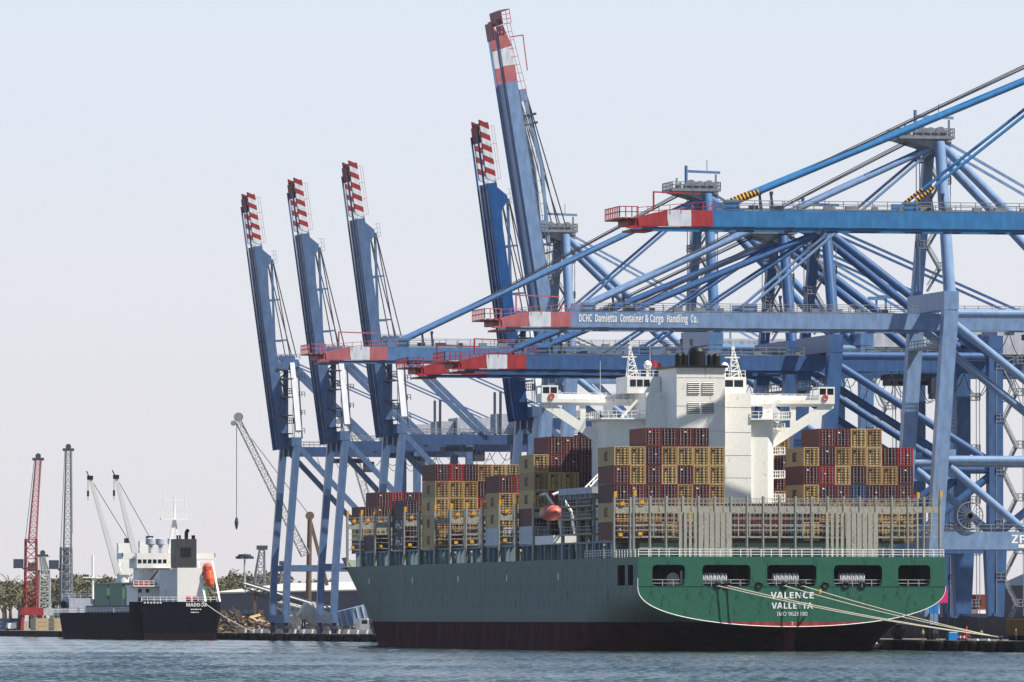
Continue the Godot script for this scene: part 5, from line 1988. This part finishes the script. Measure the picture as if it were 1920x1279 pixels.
func stance(step: float, arm_l: Vector3, arm_r: Vector3) -> Array:
	return [
		[Vector3(-0.1, 0.92, 0), Vector3(-0.11, 0.5, step * 0.5), 0.1, 0.07], [Vector3(-0.11, 0.5, step * 0.5), Vector3(-0.12, 0.07, step), 0.065, 0.045], [Vector3(-0.12, 0.04, step), Vector3(-0.14, 0.04, step + 0.15), 0.05, 0.04],
		[Vector3(0.1, 0.92, 0), Vector3(0.11, 0.5, -step * 0.3), 0.1, 0.07], [Vector3(0.11, 0.5, -step * 0.3), Vector3(0.12, 0.07, -step), 0.065, 0.045], [Vector3(0.12, 0.04, -step), Vector3(0.14, 0.04, -step + 0.15), 0.05, 0.04],
		[Vector3(0, 0.95, 0), Vector3(0, 1.35, 0), 0.15, 0.16], [Vector3(-0.14, 1.4, 0), Vector3(0.14, 1.4, 0), 0.075, 0.075], [Vector3(0, 1.42, 0), Vector3(0, 1.55, 0.02), 0.06, 0.055], [Vector3(0, 1.6, 0.03), Vector3(0, 1.7, 0.02), 0.09, 0.095],
		[Vector3(-0.2, 1.4, 0), (Vector3(-0.2, 1.4, 0) + arm_l) * 0.5 + Vector3(-0.07, -0.04, -0.05), 0.06, 0.045], [(Vector3(-0.2, 1.4, 0) + arm_l) * 0.5 + Vector3(-0.07, -0.04, -0.05), arm_l, 0.045, 0.035],
		[Vector3(0.2, 1.4, 0), (Vector3(0.2, 1.4, 0) + arm_r) * 0.5 + Vector3(0.07, -0.04, -0.05), 0.06, 0.045], [(Vector3(0.2, 1.4, 0) + arm_r) * 0.5 + Vector3(0.07, -0.04, -0.05), arm_r, 0.045, 0.035]]

func make_yard() -> void:
	var Q := QUAY + 0.01
	# harbour cranes and lattice booms at the far left
	harbour_crane("tall red lattice harbour crane at the far left", Vector3(36, Q, -1097), M.crane_red_dull, M.crane_red_faded, 26.0, Vector3(2.0, 48.4, 0), false)
	harbour_crane("tall grey harbour crane with upright lattice jib behind the dark ship's bow", Vector3(52, Q, -1138), M.steel_grey, M.steel_grey, 24.0, Vector3(0.6, 52.0, 0), true)
	harbour_crane("small pale harbour crane half behind the red crane", Vector3(60, Q, -1240), M.steel_pale, M.steel_pale, 18.0, Vector3(-0.5, 22.0, 0), false)
	boom_crane("lattice boom crane with hook hanging left of the farthest striped crane", Vector3(80, Q, -889), Vector3(-18.4, 54.6, 0), 20.0, 28.0)
	boom_crane("lattice boom crane behind the legs of the farthest striped crane", Vector3(88, Q, -800), Vector3(-14.5, 53.0, 0), 8.0, 30.0)
	boom_crane("lattice boom crane seen between striped crane and big ship's bow", Vector3(96, Q, -742), Vector3(-12.0, 40.0, 0), 8.0, 26.0)
	for q in [[160.0, -1450.0, 26.0, 2.2, "taller"], [172.0, -1470.0, 21.0, 1.2, "shorter"]]:
		var o := thing("lattice_tower", "%s of two distant grey lattice towers right of the dark ship" % q[4], "tower", Vector3(q[0], Q, q[1]))
		var b := MB.new()
		lattice(b, Vector3.ZERO, Vector3(q[3], q[2], 0), 6.0, 1.6, 9, 0.22)
		part(o, "frame", b, M.steel_grey)
		var h := MB.new()
		h.box(Vector3(q[3], q[2] + 0.8, 0), Vector3(3.4, 1.4, 2.0))
		part(o, "head", h, M.steel_dark)
	var lp := thing("light_mast", "tall light mast with round head of floodlights above the dark shed", "light mast", Vector3(110, Q, -1171))
	var b := MB.new()
	b.tube(Vector3.ZERO, Vector3(0, 22.0, 0), 0.42, 8, 0.26)
	part(lp, "pole", b, M.steel_pale)
	b = MB.new()
	b.lathe([Vector2(0.4, 21.2), Vector2(2.0, 21.8), Vector2(2.0, 22.3), Vector2(0, 22.5)], Vector3.ZERO, Vector3.UP, 12)
	for k in 6:
		b.box(Vector3(cos(k * 1.047) * 2.2, 21.4, sin(k * 1.047) * 2.2), Vector3(0.9, 0.8, 0.9))
	part(lp, "floodlight_ring", b, M.steel_dark)
	# long dark shed with a pale roof
	var sh := thing("transit_shed", "long dark transit shed with pale roof behind the striped cranes", "shed", Vector3(95, Q, -990))
	b = MB.new()
	b.span(Vector3(0, 0, -140), Vector3(40, 10.6, 100))
	part(sh, "wall", b, M.shed_dark)
	b = MB.new()
	b.span(Vector3(-0.3, 0, 100), Vector3(40, 10.4, 132))
	part(sh, "wall", b, M.brick_red, "brown end bay")
	b = MB.new()
	b.extrude(PackedVector2Array([Vector2(-1.0, 10.6), Vector2(20, 13.2), Vector2(41, 10.6), Vector2(41, 10.9), Vector2(20, 13.6), Vector2(-1.0, 11.0)]), Vector3(0, 0, -141), Vector3.RIGHT, Vector3.UP, Vector3(0, 0, 274))
	part(sh, "roof", b, M.shed_roof)
	for k in 9:
		b = MB.new()
		b.span(Vector3(-0.12, 0, -120 + k * 24), Vector3(0, 5.4, -112 + k * 24))
		part(sh, "door", b, M.steel_dark)
	# low yard buildings under the trees at the far left
	for q in [[120.0, -1500.0, 30.0, 7.0, 22.0, "grey block with flat roof left of the red crane"], [150.0, -1470.0, 26.0, 6.0, 30.0, "pale low store below the trees beside the red crane"], [120.0, -1330.0, 20.0, 7.5, 20.0, "dark low store behind the dark ship's bow"]]:
		var o := thing("store_building", q[5], "building", Vector3(q[0], Q, q[1]))
		b = MB.new()
		b.span(Vector3(-q[2] * 0.5, 0, -q[4] * 0.5), Vector3(q[2] * 0.5, q[3], q[4] * 0.5))
		part(o, "wall", b, M.shed_dark if q[3] > 6.5 else M.house_grey)
		b = MB.new()
		b.box(Vector3(0, q[3] + 0.2, 0), Vector3(q[2] + 0.8, 0.4, q[4] + 0.8))
		part(o, "roof", b, M.steel_pale)
		for k in 4:
			b = MB.new()
			b.box(Vector3(-q[2] * 0.35 + k * q[2] * 0.23, q[3] * 0.55, q[4] * 0.5 + 0.03), Vector3(2.0, 1.8, 0.1))
			part(o, "window", b, M.glass_dark)
	# timber and drums by the red crane, and a white pick-up
	for q in [[31.0, -1120.0, 4.0, "blue", "leftmost blue stacked box unit on the far quay"], [32.0, -1106.0, 3.6, "blue", "blue box unit beside the white van on the far quay"], [34.0, -1060.0, 3.6, "buff", "tan stack of boards beyond the red crane"], [36.0, -1038.0, 3.6, "buff", "tan stack of boards nearest the dark ship's bow"]]:
		var o := thing("cargo_pack", q[4], "cargo", Vector3(q[0], Q, q[1]))
		for k in 3:
			b = MB.new()
			b.box(Vector3(0, 0.6 + k * 1.15, 0), Vector3(5.0, 1.05, 11.0))
			part(o, "layer", b, M["box_" + q[3]])
	vehicle("white van parked by the blue units on the far quay", "van", Vector3(30.5, Q, -1098), PI / 2, M.white_paint, false)
	vehicle("white truck cab beside the big ship's bow", "truck", Vector3(37, Q, -572), 0.3, M.white_paint, true)
	# quay clutter under the striped cranes: hopper bodies, tipped trailer, grabs, inclined conveyor
	for q in [[42.0, -676.0, 0.5, 7.0, "pale ribbed hopper tilted between the two farthest striped cranes", "house_grey"], [41.0, -660.0, -0.55, 6.0, "pale ribbed hopper tipped the other way beside its twin", "shed_roof"], [40.0, -600.0, 0.25, 8.0, "blue grey tipped trailer body by the white truck cab", "crane_blue_pale"]]:
		var o := thing("hopper_body", q[4], "hopper", Vector3(q[0], Q, q[1]))
		var bs := Basis(Vector3(0, 0, 1), q[2])
		b = MB.new()
		b.box(Vector3(0, 4.0, 0), Vector3(q[3], 3.6, 4.0), bs)
		part(o, "shell", b, M[q[5]])
		for k in 6:
			b = MB.new()
			b.box(Vector3(0, 4.0, 0) + bs * Vector3(-q[3] * 0.42 + k * q[3] * 0.168, 0, 2.1), Vector3(0.25, 3.6, 0.25), bs)
			part(o, "rib", b, M.shed_roof)
		b = MB.new()
		for x in [-2.0, 2.0]:
			for z in [-1.5, 1.5]:
				b.beam(Vector3(x, 0, z), Vector3(x, 3.4, z), 0.35, 0.35)
		part(o, "stand", b, M.rust_iron)
	for k in 7:
		var o := thing("clamshell_grab", "rusty clamshell grab in row beside dark ship's stern, %s from left" % count_words[k], "grab", Vector3(35.5 + (k % 2) * 4.0, Q, -776.0 + k * 10.5), "clamshell grabs on the quay")
		for s in [-1.0, 1.0]:
			b = MB.new()
			b.extrude(PackedVector2Array([Vector2(s * 0.05, 0), Vector2(s * 1.9, 1.6), Vector2(s * 1.9, 2.4), Vector2(s * 0.05, 2.2)]), Vector3(0, 0, -1.3), Vector3.RIGHT, Vector3.UP, Vector3(0, 0, 2.6))
			part(o, "jaw", b, [M.rust_iron, M.steel_dark, M.yellow_dust][k % 3])
		b = MB.new()
		for s in [-1.0, 1.0]:
			b.beam(Vector3(s * 1.7, 2.2, 0), Vector3(s * 0.3, 4.8, 0), 0.3, 0.3)
		b.box(Vector3(0, 5.0, 0), Vector3(1.3, 0.9, 1.2))
		part(o, "arm", b, [M.rust_iron, M.steel_dark, M.rust_iron][(k + 1) % 3])
	for q in [[44.0, -770.0, -690.0, 11.0, 5.0, "dark inclined conveyor truss behind the rusty grabs"], [39.0, -690.0, -640.0, 6.2, 2.6, "pale inclined conveyor running down between the striped cranes"]]:
		var o := thing("conveyor", q[5], "conveyor", Vector3(q[0], Q, q[1]))
		b = MB.new()
		lattice(b, Vector3(0, q[3], 0), Vector3(6.0, q[4], q[2] - q[1]), 1.8, 1.8, 12, 0.16)
		part(o, "truss", b, M.steel_dark if q[3] > 8.0 else M.shed_roof)
		b = MB.new()
		b.beam(Vector3(0, q[3] + 1.0, 0), Vector3(6.0, q[4] + 1.0, q[2] - q[1]), 2.2, 0.25)
		part(o, "belt_cover", b, M.shed_roof)
		b = MB.new()
		for t in [0.1, 0.5, 0.9]:
			var p: Vector3 = Vector3(0, q[3], 0).lerp(Vector3(6.0, q[4], q[2] - q[1]), t)
			b.beam(Vector3(p.x, 0, p.z - 1), p + Vector3(0, -0.5, -1), 0.4, 0.4)
			b.beam(Vector3(p.x, 0, p.z + 1), p + Vector3(0, -0.5, 1), 0.4, 0.4)
		part(o, "trestle", b, M.rust_iron)
	# heaps of scrap and broken gear
	var rs := RandomNumberGenerator.new()
	rs.seed = 31
	for q in [[36.0, -786.0, 7.0, 4.6, "rusty scrap heap nearest the dark ship's stern"], [37.0, -748.0, 8.0, 5.4, "tallest heap of rusty scrap and beams left of the cranes"], [36.0, -712.0, 7.0, 4.2, "scrap heap just left of the farthest striped crane"], [43.0, -622.0, 6.0, 3.6, "scrap heap between the two farthest striped cranes"]]:
		var o := thing("scrap_heap", q[4], "scrap heap", Vector3(q[0], Q, q[1]))
		for pass_n in 3:
			b = MB.new()
			for k in 60:
				var a := rs.randf() * TAU
				var rr: float = sqrt(rs.randf()) * q[2]
				var hh: float = q[3] * (1.0 - rr / q[2]) * rs.randf_range(0.5, 1.1)
				var bs := Basis.from_euler(Vector3(rs.randf_range(-0.9, 0.9), rs.randf() * TAU, rs.randf_range(-0.9, 0.9)))
				b.box(Vector3(cos(a) * rr * 0.6, 0.3 + hh, sin(a) * rr * 2.0), Vector3(rs.randf_range(0.2, 0.9), rs.randf_range(0.1, 0.5), rs.randf_range(0.8, 3.4)), bs)
			var sp := part(o, "scrap", b, [M.rust_iron, M.steel_dark, M.yellow_dust][pass_n])
			sp.set_meta("kind", "stuff")
		b = MB.new()
		b.lathe([Vector2(q[2] * 0.75, 0), Vector2(q[2] * 0.4, q[3] * 0.5), Vector2(0, q[3] * 0.75)], Vector3.ZERO, Vector3.UP, 10)
		part(o, "mound", b, M.rust_iron)
	# pale kerb blocks along the edge by the striped cranes
	for k in 18:
		var o := thing("kerb_block", "pale concrete kerb block under the striped cranes, %s along the row" % (count_words[k] if k < 12 else ["thirteenth", "fourteenth", "fifteenth", "sixteenth", "seventeenth", "eighteenth"][k - 12]), "kerb", Vector3(31.4, Q, -700.0 + k * 11.5), "kerb blocks under the striped cranes")
		b = MB.new()
		b.extrude(PackedVector2Array([Vector2(-0.4, 0), Vector2(0.4, 0), Vector2(0.25, 0.95), Vector2(-0.25, 0.95)]), Vector3(0, 0, -4.6), Vector3.RIGHT, Vector3.UP, Vector3(0, 0, 9.2))
		part(o, "block", b, M.shed_roof)
	make_right_quay(Q)
	make_trees(Q)

func vehicle(label: String, cat: String, at: Vector3, turn: float, m: Material, big: bool) -> void:
	var o := thing("parked_" + cat, label, cat, at, "", turn)
	var h := 3.4 if big else 2.1
	var b := MB.new()
	b.extrude(PackedVector2Array([Vector2(-1.2, 0.6), Vector2(1.2, 0.6), Vector2(1.2, h * 0.55), Vector2(0.9, h), Vector2(-1.2, h)]) if big else PackedVector2Array([Vector2(-2.4, 0.5), Vector2(2.4, 0.5), Vector2(2.4, 1.1), Vector2(1.6, 1.25), Vector2(1.0, h), Vector2(-2.4, h)]), Vector3(0, 0, -1.15), Vector3.RIGHT, Vector3.UP, Vector3(0, 0, 2.3))
	part(o, "cab_body", b, m)
	b = MB.new()
	b.box(Vector3(-0.1 if big else 0.2, h * 0.76, 1.16), Vector3(1.4, h * 0.25, 0.04))
	part(o, "window", b, M.glass_dark)
	b = MB.new()
	b.box(Vector3(1.06 if big else 1.3, h * 0.77, 0), Vector3(0.1, h * 0.3, 2.0), Basis(Vector3(0, 0, 1), 0.2 if big else 0.6))
	part(o, "windscreen", b, M.glass_dark)
	for x in [-0.7 if not big else -4.5, 0.6 if big else 1.5]:
		for z in [-1.0, 1.0]:
			b = MB.new()
			b.lathe([Vector2(0, -0.16), Vector2(0.48, -0.16), Vector2(0.48, 0.16), Vector2(0, 0.16)], Vector3(x, 0.48, z), Vector3(0, 0, 1), 12)
			part(o, "wheel", b, M.rubber)
	if big:
		b = MB.new()
		b.box(Vector3(-3.4, 0.8, 0), Vector3(4.6, 0.3, 1.0))
		part(o, "chassis", b, M.steel_dark)

func make_right_quay(Q: float) -> void:
	var b: MB
	# dark wall added for the shaded band of crane sills behind the ropes
	var ww := thing("added_dark_screen", "added dark blue screen in place of shaded crane sills right of the green stern", "screen", Vector3(36.5, Q, 0))
	for k in 24:
		b = MB.new()
		b.span(Vector3(0, 0.15, -118 + k * 6.0), Vector3(0.35, 3.5 + 0.12 * (k * 5 % 3), -118 + k * 6.0 + 5.85))
		part(ww, "panel", b, M.steel_dark if k % 3 != 1 else M.shed_dark)
	# khaki flat boxes on trailers at the right edge
	for q in [[33.0, 26.0, "nearer"], [33.2, 12.6, "farther"]]:
		var o := thing("trailer_box", "%s khaki steel box on low trailer at right edge of quay" % q[2], "trailer", Vector3(q[0], Q, q[1]))
		b = MB.new()
		b.span(Vector3(-1.25, 1.1, -6), Vector3(1.25, 3.9 if q[2] == "nearer" else 3.2, 6))
		part(o, "box_body", b, M.crate_brown)
		b = MB.new()
		b.span(Vector3(-1.3, 3.9 if q[2] == "nearer" else 3.2, -6.05), Vector3(1.3, 4.05 if q[2] == "nearer" else 3.3, 6.05))
		part(o, "lid", b, M.white_paint if q[2] == "nearer" else M.yellow_dust)
		b = MB.new()
		b.span(Vector3(-1.2, 0.75, -6), Vector3(1.2, 1.1, 6))
		part(o, "trailer_bed", b, M.steel_dark)
		for z in [-4.6, -3.4, 3.4, 4.6]:
			b = MB.new()
			b.lathe([Vector2(0, -1.2), Vector2(0.45, -1.2), Vector2(0.45, 1.2), Vector2(0, 1.2)], Vector3(0, 0.47, z), Vector3.RIGHT, 12)
			part(o, "wheel_pair", b, M.rubber)
	var cr := thing("tool_crate", "open blue steel crate on the quay edge below the mooring ropes", "crate", Vector3(27.6, Q, -9.4))
	b = MB.new()
	b.span(Vector3(-0.8, 0, -0.8), Vector3(0.8, 0.12, 0.8))
	for s in [-1.0, 1.0]:
		b.span(Vector3(-0.8, 0.12, s * 0.8), Vector3(0.8, 1.2, s * 0.72))
		b.span(Vector3(s * 0.8, 0.12, -0.72), Vector3(s * 0.72, 1.2, 0.72))
	part(cr, "side", b, M.poster_blue)
	b = MB.new()
	b.box(Vector3(0, 0.95, 0), Vector3(1.2, 0.7, 1.1))
	part(cr, "white_sacks", b, M.white_paint)
	for q in [[-5.6, "leftmost"], [-3.4, "middle"], [-1.0, "rightmost"]]:
		var o := thing("plastic_barrier", "%s of three red and white plastic barriers near the ropes" % q[1], "barrier", Vector3(27.8, Q, q[0]), "red and white barriers on the quay")
		for k in 3:
			b = MB.new()
			b.box(Vector3(0, 0.18 + k * 0.36, 0), Vector3(0.42 - k * 0.08, 0.34, 1.7))
			part(o, "block", b, M.crane_red if k % 2 == 0 else M.white_paint)
	var op := thing("marker_post", "thin orange marker post beside the plastic barriers", "post", Vector3(27.2, Q, 0.8))
	b = MB.new()
	b.tube(Vector3.ZERO, Vector3(0, 2.2, 0), 0.1, 8)
	part(op, "pole", b, M.orange_net)
	b = MB.new()
	b.lathe([Vector2(0.4, 0), Vector2(0.4, 0.1), Vector2(0.12, 0.16)], Vector3.ZERO, Vector3.UP, 10)
	part(op, "foot", b, M.rubber)
	for q in [[27.3, 4.0, 6.5], [27.3, 11.5, 5.0]]:
		var o := thing("curb_timber", "%s white curb timber lying along the quay edge" % ("longer" if q[2] > 6.0 else "shorter"), "timber", Vector3(q[0], Q, q[1]))
		b = MB.new()
		b.span(Vector3(-0.15, 0, -q[2] * 0.5), Vector3(0.15, 0.3, q[2] * 0.5))
		part(o, "timber", b, M.white_paint)
	# banners beside the stern
	for q in [["poster_pink", 29.3, 8.6, -23.3, 2.2, 2.2, "pink banner hung by the crane foot right of the green stern"], ["poster_blue", 28.9, 6.7, -26.0, 1.4, 1.8, "blue banner below the pink one right of the green stern"]]:
		var o := thing("banner", q[6], "banner", Vector3(q[1], Q, q[3]))
		b = MB.new()
		b.box(Vector3(0, q[2] - Q, 0), Vector3(q[4], q[5], 0.06))
		part(o, "cloth", b, M[q[0]])
		b = MB.new()
		for s in [-1.0, 1.0]:
			b.tube(Vector3(s * q[4] * 0.5, 0, -0.08), Vector3(s * q[4] * 0.5, q[2] - Q + q[5] * 0.5, -0.08), 0.05, 6)
		part(o, "frame", b, M.steel_dark)
	# white mooring launch under the counter
	var ml := thing("mooring_launch", "small white launch tucked between green stern and quay", "boat", Vector3(24.2, 0.25, -47.0))
	b = boat_shape(5.5, 1.0, 0.0, 0.8)
	part(ml, "boat_hull", b, M.white_paint)
	b = MB.new()
	b.extrude(PackedVector2Array([Vector2(-0.6, 0.7), Vector2(0.6, 0.7), Vector2(0.4, 1.7), Vector2(-0.5, 1.7)]), Vector3(0, 0, -0.9), Vector3.RIGHT, Vector3.UP, Vector3(0, 0, 1.8))
	part(ml, "cabin", b, M.white_paint)
	# kiosk with maroon upper floor, gabled store, orange fence behind
	var kk := thing("gate_kiosk", "white kiosk with maroon upper storey and pink lettering seen under the crane", "kiosk", Vector3(79, Q, -187))
	b = MB.new()
	b.span(Vector3(-1.9, 0, -3), Vector3(1.9, 5.0, 3))
	part(kk, "wall", b, M.white_paint)
	b = MB.new()
	b.span(Vector3(-1.95, 5.0, -3.05), Vector3(1.95, 7.6, 3.05))
	part(kk, "upper_storey", b, M.brick_red)
	lettering(kk, "lettering", "SEME", Vector3(0, 3.6, 3.04), 2.4, 1.0, M.poster_pink)
	b = MB.new()
	b.span(Vector3(-2.0, 0, 2.6), Vector3(-3.4, 2.4, 5.0))
	part(kk, "porch", b, M.concrete)
	var st := thing("gabled_store", "dark grey gabled store at the right edge behind the crane stairs", "building", Vector3(118, Q, -280))
	b = MB.new()
	b.extrude(PackedVector2Array([Vector2(-9, 0), Vector2(9, 0), Vector2(9, 9.6), Vector2(0, 13.4), Vector2(-9, 9.6)]), Vector3(0, 0, -10), Vector3.RIGHT, Vector3.UP, Vector3(0, 0, 20))
	part(st, "wall", b, M.shed_dark)
	b = MB.new()
	for s in [-1.0, 1.0]:
		b.beam(Vector3(s * 9.5, 9.5, 0), Vector3(0, 13.6, 0), 21.0, 0.25)
	part(st, "roof", b, M.steel_dark)
	var fn := thing("orange_fence", "orange mesh fence panels behind the trailers at right edge", "fence", Vector3(52, Q, -20))
	for k in 4:
		b = MB.new()
		b.box(Vector3(k * 2.6, 5.2, 0), Vector3(2.4, 1.6, 0.08))
		part(fn, "panel", b, M.orange_net)
	b = MB.new()
	for k in 5:
		b.tube(Vector3(-1.3 + k * 2.6, 0, 0), Vector3(-1.3 + k * 2.6, 6.1, 0), 0.08, 6)
	part(fn, "post", b, M.steel_grey)
	# people
	var hang_l := Vector3(-0.28, 0.86, 0.05)
	var hang_r := Vector3(0.28, 0.86, 0.05)
	person("person in pale shirt standing at quay edge left of the ropes", Vector3(27.2, Q, -26.5), 2.6, stance(0.06, hang_l, hang_r), Color(0.42, 0.37, 0.3), Color(0.05, 0.05, 0.07), Color(0.35, 0.2, 0.1))
	person("person in dark reflective work suit standing behind the ropes", Vector3(30.6, Q, -3.2), 0.4, stance(0.08, Vector3(-0.3, 1.05, 0.25), hang_r), Color(0.3, 0.28, 0.14), Color(0.03, 0.03, 0.05), Color(0.02, 0.02, 0.02))
	person("person in maroon top and white cap walking at the right by the trailers", Vector3(29.4, Q, 21.8), 1.2, stance(0.2, hang_l, hang_r), Color(0.16, 0.05, 0.05), Color(0.05, 0.05, 0.08), Color(0.7, 0.7, 0.7))

func make_trees(Q: float) -> void:
	var rng := RandomNumberGenerator.new()
	rng.seed = 77
	var n := 108
	var zone := ["at the left edge of the photo", "behind the red crane", "between the red and grey cranes", "behind the dark ship's bow", "above the dark ship's green hatches", "behind the dark ship's house", "right of the dark ship", "behind the light mast and towers"]
	var nth := {}
	var ordinal := count_words + ["thirteenth", "fourteenth", "fifteenth", "sixteenth"]
	for i in n:
		var t := (i + 0.5) / n
		var row := i % 3
		var z := -1500.0 - row * 150.0 - rng.randf() * 60.0
		# the belt of trees runs inland from the end of the quay
		var x0 := 70.0 + row * 26.0
		var x := x0 + t * 128.0 + rng.randf_range(-3.0, 3.0)
		var zi := mini(7, int(t * 8.0))
		var k: int = nth.get(zi, 0)
		nth[zi] = k + 1
		var kind := rng.randi_range(0, 3)
		tree(kind, Vector3(x, Q, z), rng.randf_range(1.0, 1.5) + row * 0.12, rng.randf() * TAU, "%s grey green %s %s" % [ordinal[k], "palm" if kind == 3 else "tree", zone[zi]])

# hazy air: greyish at the horizon, palest a few degrees up, then clear blue towards the zenith
func sky_image() -> ImageTexture:
	var H := 1024
	var im := Image.create(16, H, false, Image.FORMAT_RGBF)
	var stops := [[-90.0, c8(120, 116, 108)], [-1.0, c8(190, 188, 190)], [0.0, c8(205, 201, 205)], [2.2, c8(205, 207, 214)], [5.0, c8(198, 209, 224)], [14.0, c8(158, 182, 212)], [38.0, c8(76, 116, 168)], [90.0, c8(38, 74, 130)]]
	for y in H:
		var el := 90.0 - 180.0 * (y + 0.5) / H
		var c := Color()
		for i in stops.size() - 1:
			if el >= stops[i][0] and el <= stops[i + 1][0]:
				var a: Color = (stops[i][1] as Color).srgb_to_linear()
				var b: Color = (stops[i + 1][1] as Color).srgb_to_linear()
				c = a.lerp(b, (el - stops[i][0]) / (stops[i + 1][0] - stops[i][0]))
		c = Color(c.r * 0.8, c.g * 0.8, c.b * 0.79)
		for x in 16:
			im.set_pixel(x, y, c)
	return ImageTexture.create_from_image(im)

func _ready() -> void:
	var cam := Camera3D.new()
	cam.name = "camera"
	cam.fov = 4.7869
	cam.near = 5.0
	cam.far = 20000.0
	cam.position = Vector3(-285.84, 5.04, 1211.47)
	cam.rotation = Vector3(atan(520.5 / 15300.0), -atan(0.2), 0)
	add_child(cam)
	cam.current = true
	var we := WorldEnvironment.new()
	we.name = "world"
	var env := Environment.new()
	env.background_mode = Environment.BG_SKY
	var sm := PanoramaSkyMaterial.new()
	sm.panorama = sky_image()
	sm.energy_multiplier = 1.0
	var sky := Sky.new()
	sky.sky_material = sm
	env.sky = sky
	env.tonemap_mode = Environment.TONE_MAPPER_LINEAR
	env.tonemap_exposure = 1.6
	env.sdfgi_enabled = true
	env.ssao_enabled = true
	env.ssil_enabled = true
	env.fog_enabled = true
	env.fog_density = 0.000014
	env.fog_light_color = c8(214, 218, 228)
	we.environment = env
	add_child(we)
	var sun := DirectionalLight3D.new()
	sun.name = "sun"
	sun.light_energy = 1.6
	sun.light_color = c8(255, 246, 230)
	sun.light_angular_distance = 0.5
	sun.shadow_enabled = true
	sun.directional_shadow_max_distance = 4000.0
	sun.look_at_from_position(Vector3(160, 275, 100), Vector3.ZERO, Vector3.UP)
	add_child(sun)
	make_materials()
	make_water()
	make_quay()
	print("setting ", Time.get_ticks_msec())
	make_ship()
	print("make_ship ", Time.get_ticks_msec())
	make_boxes()
	print("make_boxes ", Time.get_ticks_msec())
	make_cranes()
	print("make_cranes ", Time.get_ticks_msec())
	make_coaster()
	print("make_coaster ", Time.get_ticks_msec())
	make_yard()
	print("make_yard ", Time.get_ticks_msec())
